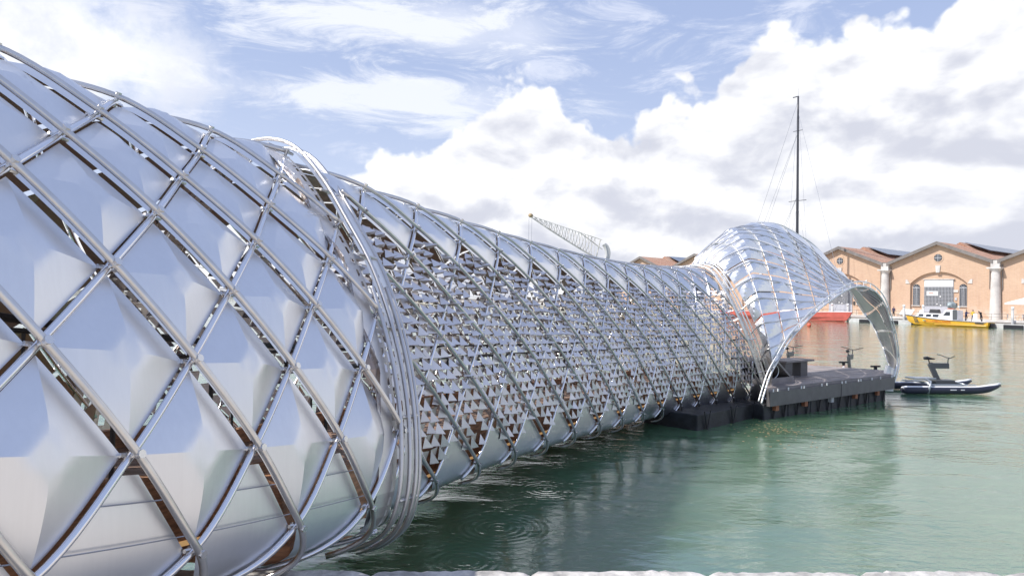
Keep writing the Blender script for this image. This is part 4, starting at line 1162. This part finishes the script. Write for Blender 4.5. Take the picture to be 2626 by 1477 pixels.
tx = bpy.data.curves.new('lettering', 'FONT'); tx.body = 'IDROAMBULANZA'; tx.size = .46; tx.extrude = .012; tx.align_x = 'CENTER'; tx.space_character = 1.05
to = bpy.data.objects.new('lettering', tx); COL.objects.link(to)
dg = bpy.context.evaluated_depsgraph_get(); dg.update(); me = bpy.data.meshes.new_from_object(to.evaluated_get(dg)); bpy.data.objects.remove(to)
me.materials.clear(); me.materials.append(M['orange'])
lo = bpy.data.objects.new('lettering', me); COL.objects.link(lo); lo.parent = AM
c_ = G(.585, 1.44, .58); zx = Vector(eF); zn = Vector(nF); zu = zx.cross(-zn) if False else Vector((0, 0, 1))
lo.matrix_parent_inverse = Matrix.Translation(-AM.location); lo.matrix_basis = Matrix(((zx[0], 0, zn[0], c_[0]), (zx[1], 0, zn[1], c_[1]), (zx[2], 1, zn[2], c_[2]), (0, 0, 0, 1)))

# red racing yacht, bow to the right
bs = px_s(2199); LR = 26.
oR = FQ(bs-LR/2-1.2, QD+2.6)
RB = thing('racing_yacht', 'faded red racing yacht hull with a very tall dark mast, moored behind the canopy', 'yacht', oR)
stR = [(0, .7, .05, 1.35, -.6), (.15, .92, -.3, 1.35, 0), (.5, 1, -.4, 1.42, 0), (.75, .8, -.35, 1.55, 0), (.93, .32, -.25, 1.7, .3), (1., .04, -.1, 1.78, 1.6)]
hull(oR, eF, nF, LR, 5.2, stR, 'hull', M['red'], RB)
def GR(t, y, z): return oR+eF*LR*(t-.5)+nF*y+np.array([0, 0, z])
MB().tube([GR(t, np.interp(t, [0, .5, .75, .93, 1], [1.8, 2.6, 2.1, .85, .1]), np.interp(t, [0, .5, .75, 1], [1.38, 1.45, 1.58, 1.82]))+eF*(1.6*max(0, (t-.93)/.07)) for t in np.linspace(0, 1, 20)], .05, 6).obj('toe_rail', M['white'], RB)
MB().prism([GR(.35, -1, 1.4), GR(.62, -.8, 1.45), GR(.60, .8, 1.45), GR(.35, 1, 1.4)], (0, 0, .4)).obj('coachroof', M['white'], RB, bevel=.1)
sm_ = px_s(2062); tm = (sm_-(bs-LR/2-1.2))/LR+.5
mb0 = GR(tm, 0, 1.45); dM = mb0[1]
mt = at_d(2047, 248, dM); hgt_m = mt[2]-1.45
lean = (mt-mb0)/np.linalg.norm(mt-mb0)
ms = [mb0+(mt-mb0)*t for t in np.linspace(0, 1, 12)]
MB().tube(ms, np.linspace(.33, .17, 12), 10).obj('mast', M['mast'], RB, True)
Hm = np.linalg.norm(mt-mb0)
for z_, w_ in ((.26, 2.9), (.515, 2.5), (.84, 1.3)):
    c_ = mb0+(mt-mb0)*z_
    MB().tube([c_-eF*w_*.75, c_, c_+eF*w_*.75], .06, 5).obj('spreader', M['mast'], RB)
MB().tube([mt-eF*1.1, mt+eF*.1], .10, 5).obj('mast_crane', M['mast'], RB); MB().tube([mt, mt+[0, 0, 1.6]], .02, 4).obj('antenna', M['mast'], RB)
for tt, en in ((1., .02), (.85, .05), (.85, .12), (.55, .2), (.55, .26)):
    MB().tube([mb0+(mt-mb0)*tt*.98, GR(en, 0, 1.5)], .028, 4).obj('backstay', M['wire'], RB)
for tt, sg in ((.98, 1), (.98, -1), (.5, 1), (.5, -1)):
    MB().tube([mb0+(mt-mb0)*tt, mb0+(mt-mb0)*.26+eF*2.1*sg, mb0+eF*sg*1.9], .022, 4).obj('shroud', M['wire'], RB)
MB().tube([mb0+(mt-mb0)*.93, GR(1.02, 0, 1.85)], .028, 4).obj('forestay', M['wire'], RB)
# small orange buoy
pbuoy = at_z(2075, 837, 0); t_ = thing('buoy', 'small orange buoy floating off the red yacht', 'buoy', pbuoy)
V = []; n = 12
for i in range(8):
    a = math.pi*i/7; r_ = .28*math.sin(a)
    for j in range(n): V.append(pbuoy+[r_*math.cos(2*math.pi*j/n), r_*math.sin(2*math.pi*j/n), .18-.28*math.cos(a)])
MB().add(V, [(i*n+j, i*n+(j+1) % n, (i+1)*n+(j+1) % n, (i+1)*n+j) for i in range(7) for j in range(n)]).obj('float', mat('buoy_orange', (.7, .12, .06), .4), t_, True)
MB().tube([pbuoy+[0, 0, .42], pbuoy+[0, 0, .6]], .03, 6).obj('ring', M['dark'], t_)

# ------------------------------------------------------------------ people (tiny, one skinned body each)
def person(label, base, face, pose, top, legs, lean=0.):
    f_ = np.array(face, float); f_ /= np.linalg.norm(f_); r_ = np.array([f_[1], -f_[0], 0])
    b = np.array(base, float)
    def K(x, y, z): return b+r_*x+f_*y+np.array([0, 0, z])
    t_ = thing('person', label, 'person', b, 'people on the far quay and boat')
    J = {'pel': (0, 0, .95), 'sp': (0, lean*.5, 1.2), 'ch': (0, lean, 1.40), 'nk': (0, lean*1.15, 1.53), 'hd': (0, lean*1.25, 1.62), 'tp': (0, lean*1.3, 1.74)}
    J.update(pose)
    names = ['pel', 'sp', 'ch', 'nk', 'hd', 'tp', 'kl', 'fl', 'tl', 'kr', 'fr', 'tr', 'sl', 'el', 'hl', 'sr', 'er', 'hr']
    edges = [('pel', 'sp'), ('sp', 'ch'), ('ch', 'nk'), ('nk', 'hd'), ('hd', 'tp'), ('pel', 'kl'), ('kl', 'fl'), ('fl', 'tl'), ('pel', 'kr'), ('kr', 'fr'), ('fr', 'tr'),
             ('ch', 'sl'), ('sl', 'el'), ('el', 'hl'), ('ch', 'sr'), ('sr', 'er'), ('er', 'hr')]
    rad = dict(pel=.16, sp=.14, ch=.16, nk=.06, hd=.10, tp=.075, kl=.075, kr=.075, fl=.05, fr=.05, tl=.045, tr=.045, sl=.075, sr=.075, el=.05, er=.05, hl=.04, hr=.04)
    me = bpy.data.meshes.new('body'); me.from_pydata([tuple(K(*J[n])) for n in names], [(names.index(a), names.index(c)) for a, c in edges], []); me.update()
    o = link('body', me, t_); o.modifiers.new('skin', 'SKIN')
    for i, n in enumerate(names): me.skin_vertices[0].data[i].radius = (rad[n], rad[n]); me.skin_vertices[0].data[i].use_root = (i == 0)
    q = o.modifiers.new('sub', 'SUBSURF'); q.levels = 1; q.render_levels = 1
    m = bpy.data.materials.new('clothed_body'); m.use_nodes = True; n_ = NT(m.node_tree)
    z_ = n_.n('ShaderNodeSeparateXYZ', {0: n_.n('ShaderNodeNewGeometry').outputs['Position']}).outputs[2]
    z_ = n_.m('SUBTRACT', z_, float(b[2]))
    c1 = n_.mix(n_.m('GREATER_THAN', z_, .98), legs, top); c1 = n_.mix(n_.m('GREATER_THAN', z_, 1.52), c1, (.45, .27, .19))
    c1 = n_.mix(n_.m('LESS_THAN', z_, .1), c1, (.02, .02, .02))
    n_.t.links.new(c1, m.node_tree.nodes['Principled BSDF'].inputs['Base Color']); m.node_tree.nodes['Principled BSDF'].inputs['Roughness'].default_value = .8
    me.materials.append(m)
    h0 = K(*J['tp']); MB().tube([K(J['hd'][0], J['hd'][1]-.03, J['hd'][2]+.04), h0+np.array([0, 0, .05])], np.array([.105, .07]), 9).obj('hair', M['black'], t_, True)
    return t_
arms = dict(sl=(-.2, 0, 1.42), sr=(.2, 0, 1.42), el=(-.27, .0, 1.15), er=(.27, 0, 1.15), hl=(-.24, .12, .92), hr=(.24, .12, .92))
stand = dict(kl=(-.11, .02, .5), fl=(-.12, 0, .07), tl=(-.12, .16, .04), kr=(.11, .02, .5), fr=(.12, 0, .07), tr=(.12, .16, .04), **arms)
step_ = dict(kl=(-.11, .22, .55), fl=(-.12, -.02, .12), tl=(-.12, .12, .06), kr=(.11, .05, .5), fr=(.12, 0, .07), tr=(.12, .16, .04), sl=(-.2, .1, 1.40), sr=(.2, .1, 1.40), el=(-.25, .3, 1.25), er=(.25, .3, 1.22), hl=(-.2, .5, 1.3), hr=(.2, .5, 1.25))
person('person in dark blue stepping along the ambulance deck, arms forward', G(.265, .5, .95), -f, step_, (.02, .03, .10), (.015, .015, .03), .1)
person('person in a yellow jacket and navy trousers standing on the ambulance stern', G(.175, .6, .92), nF, stand, (.60, .42, .05), (.02, .025, .07))
person('person in black bending over the white board at the ambulance stern', G(.09, -.1, .92), f, dict(step_, hd=(0, .42, 1.50), nk=(0, .36, 1.47), tp=(0, .52, 1.55), ch=(0, .28, 1.36)), (.02, .02, .025), (.02, .02, .025), .25)
person('person in dark clothes walking on the quay beside the stone column', FQ(px_s(2279), QD-1.8, ZF), nF, stand, (.05, .04, .09), (.03, .02, .03))

# ------------------------------------------------------------------ old harbour crane
dC = 165.
tip = at_d(1361, 553, dC); root_t = at_d(1540, 600+14, dC+6); root_b = at_d(1520, 657, dC+6)
base = at_d(1530, 700, dC+8); base[2] = ZF
CRN = thing('harbour_crane', 'old lattice jib harbour crane rising beyond the bridge', 'crane', base)
dep = np.array([.35, .94, 0.])
def bez(a, c, b, t): return a*(1-t)**2+2*c*t*(1-t)+b*t*t
topc = at_d(1430, 578, dC+2); botc = at_d(1432, 606, dC+2)
N_ = 13; ch = {}
for side in (-1, 1):
    w_ = lambda t: dep*side*(.25+1.5*t)
    ch[('t', side)] = [bez(tip, topc, root_t, t)+w_(t) for t in np.linspace(0, 1, N_)]
    ch[('b', side)] = [bez(tip+[0, 0, -.3], botc, root_b, t)+w_(t) for t in np.linspace(0, 1, N_)]
jib = MB()
for key, P in ch.items(): jib.tube(P, .10 if key[0] == 'b' else .07, 5)
jib.obj('jib_chord', M['crane'], CRN)
br = MB()
for k in range(1, N_-1):
    for side in (-1, 1):
        br.tube([ch[('t', side)][k], ch[('b', side)][k]], .07, 4); br.tube([ch[('t', side)][k], ch[('b', side)][k+1]], .05, 4)
    br.tube([ch[('t', -1)][k], ch[('t', 1)][k]], .06, 4); br.tube([ch[('b', -1)][k], ch[('b', 1)][k]], .06, 4)
br.obj('jib_bracing', M['crane'], CRN)
MB().tube([tip-dep*.4, tip+dep*.4], .5, 14).obj('jib_sheave', mat('ochre_paint', (.42, .31, .18), .6), CRN, True)
for q in (-.4, .3): MB().tube([tip+[q, 0, -.5], tip+[q, 0, -12.]], .03, 4).obj('hoist_cable', M['wire'], CRN)
cw = at_d(1556, 640, dC+8); V = []
arc = np.linspace(-1.15, 1.15, 12)
po = [cw+np.array([2.2*math.cos(a)-1.2, 0, 2.9*math.sin(a)-1]) for a in arc]; pi_ = [cw+np.array([1.3*math.cos(a)-1.3, 0, 2.5*math.sin(a)-1]) for a in arc[::-1]]
MB().prism(po+pi_, (0, 3.5, 0)).obj('counterweight', M['cranew'], CRN)
tw = MB()
for a, c_ in ((-3, -2), (3, -2), (-3, 2), (3, 2)): tw.tube([base+[a, c_, 0], base+[a*.6, c_*.8, 9.8]], .35, 6)
tw.obj('tower_leg', M['crane'], CRN); MB().box(base+[0, 0, 8.5], (8, 6, 3)).obj('machine_house', M['cranew'], CRN)
st_ = MB(); st_.tube([at_d(1485, 595, dC+4), at_d(1545, 640, dC+7)], .12, 5); st_.tube([root_t, at_d(1528, 664, dC+7)], .12, 5); st_.obj('stay', M['crane'], CRN)
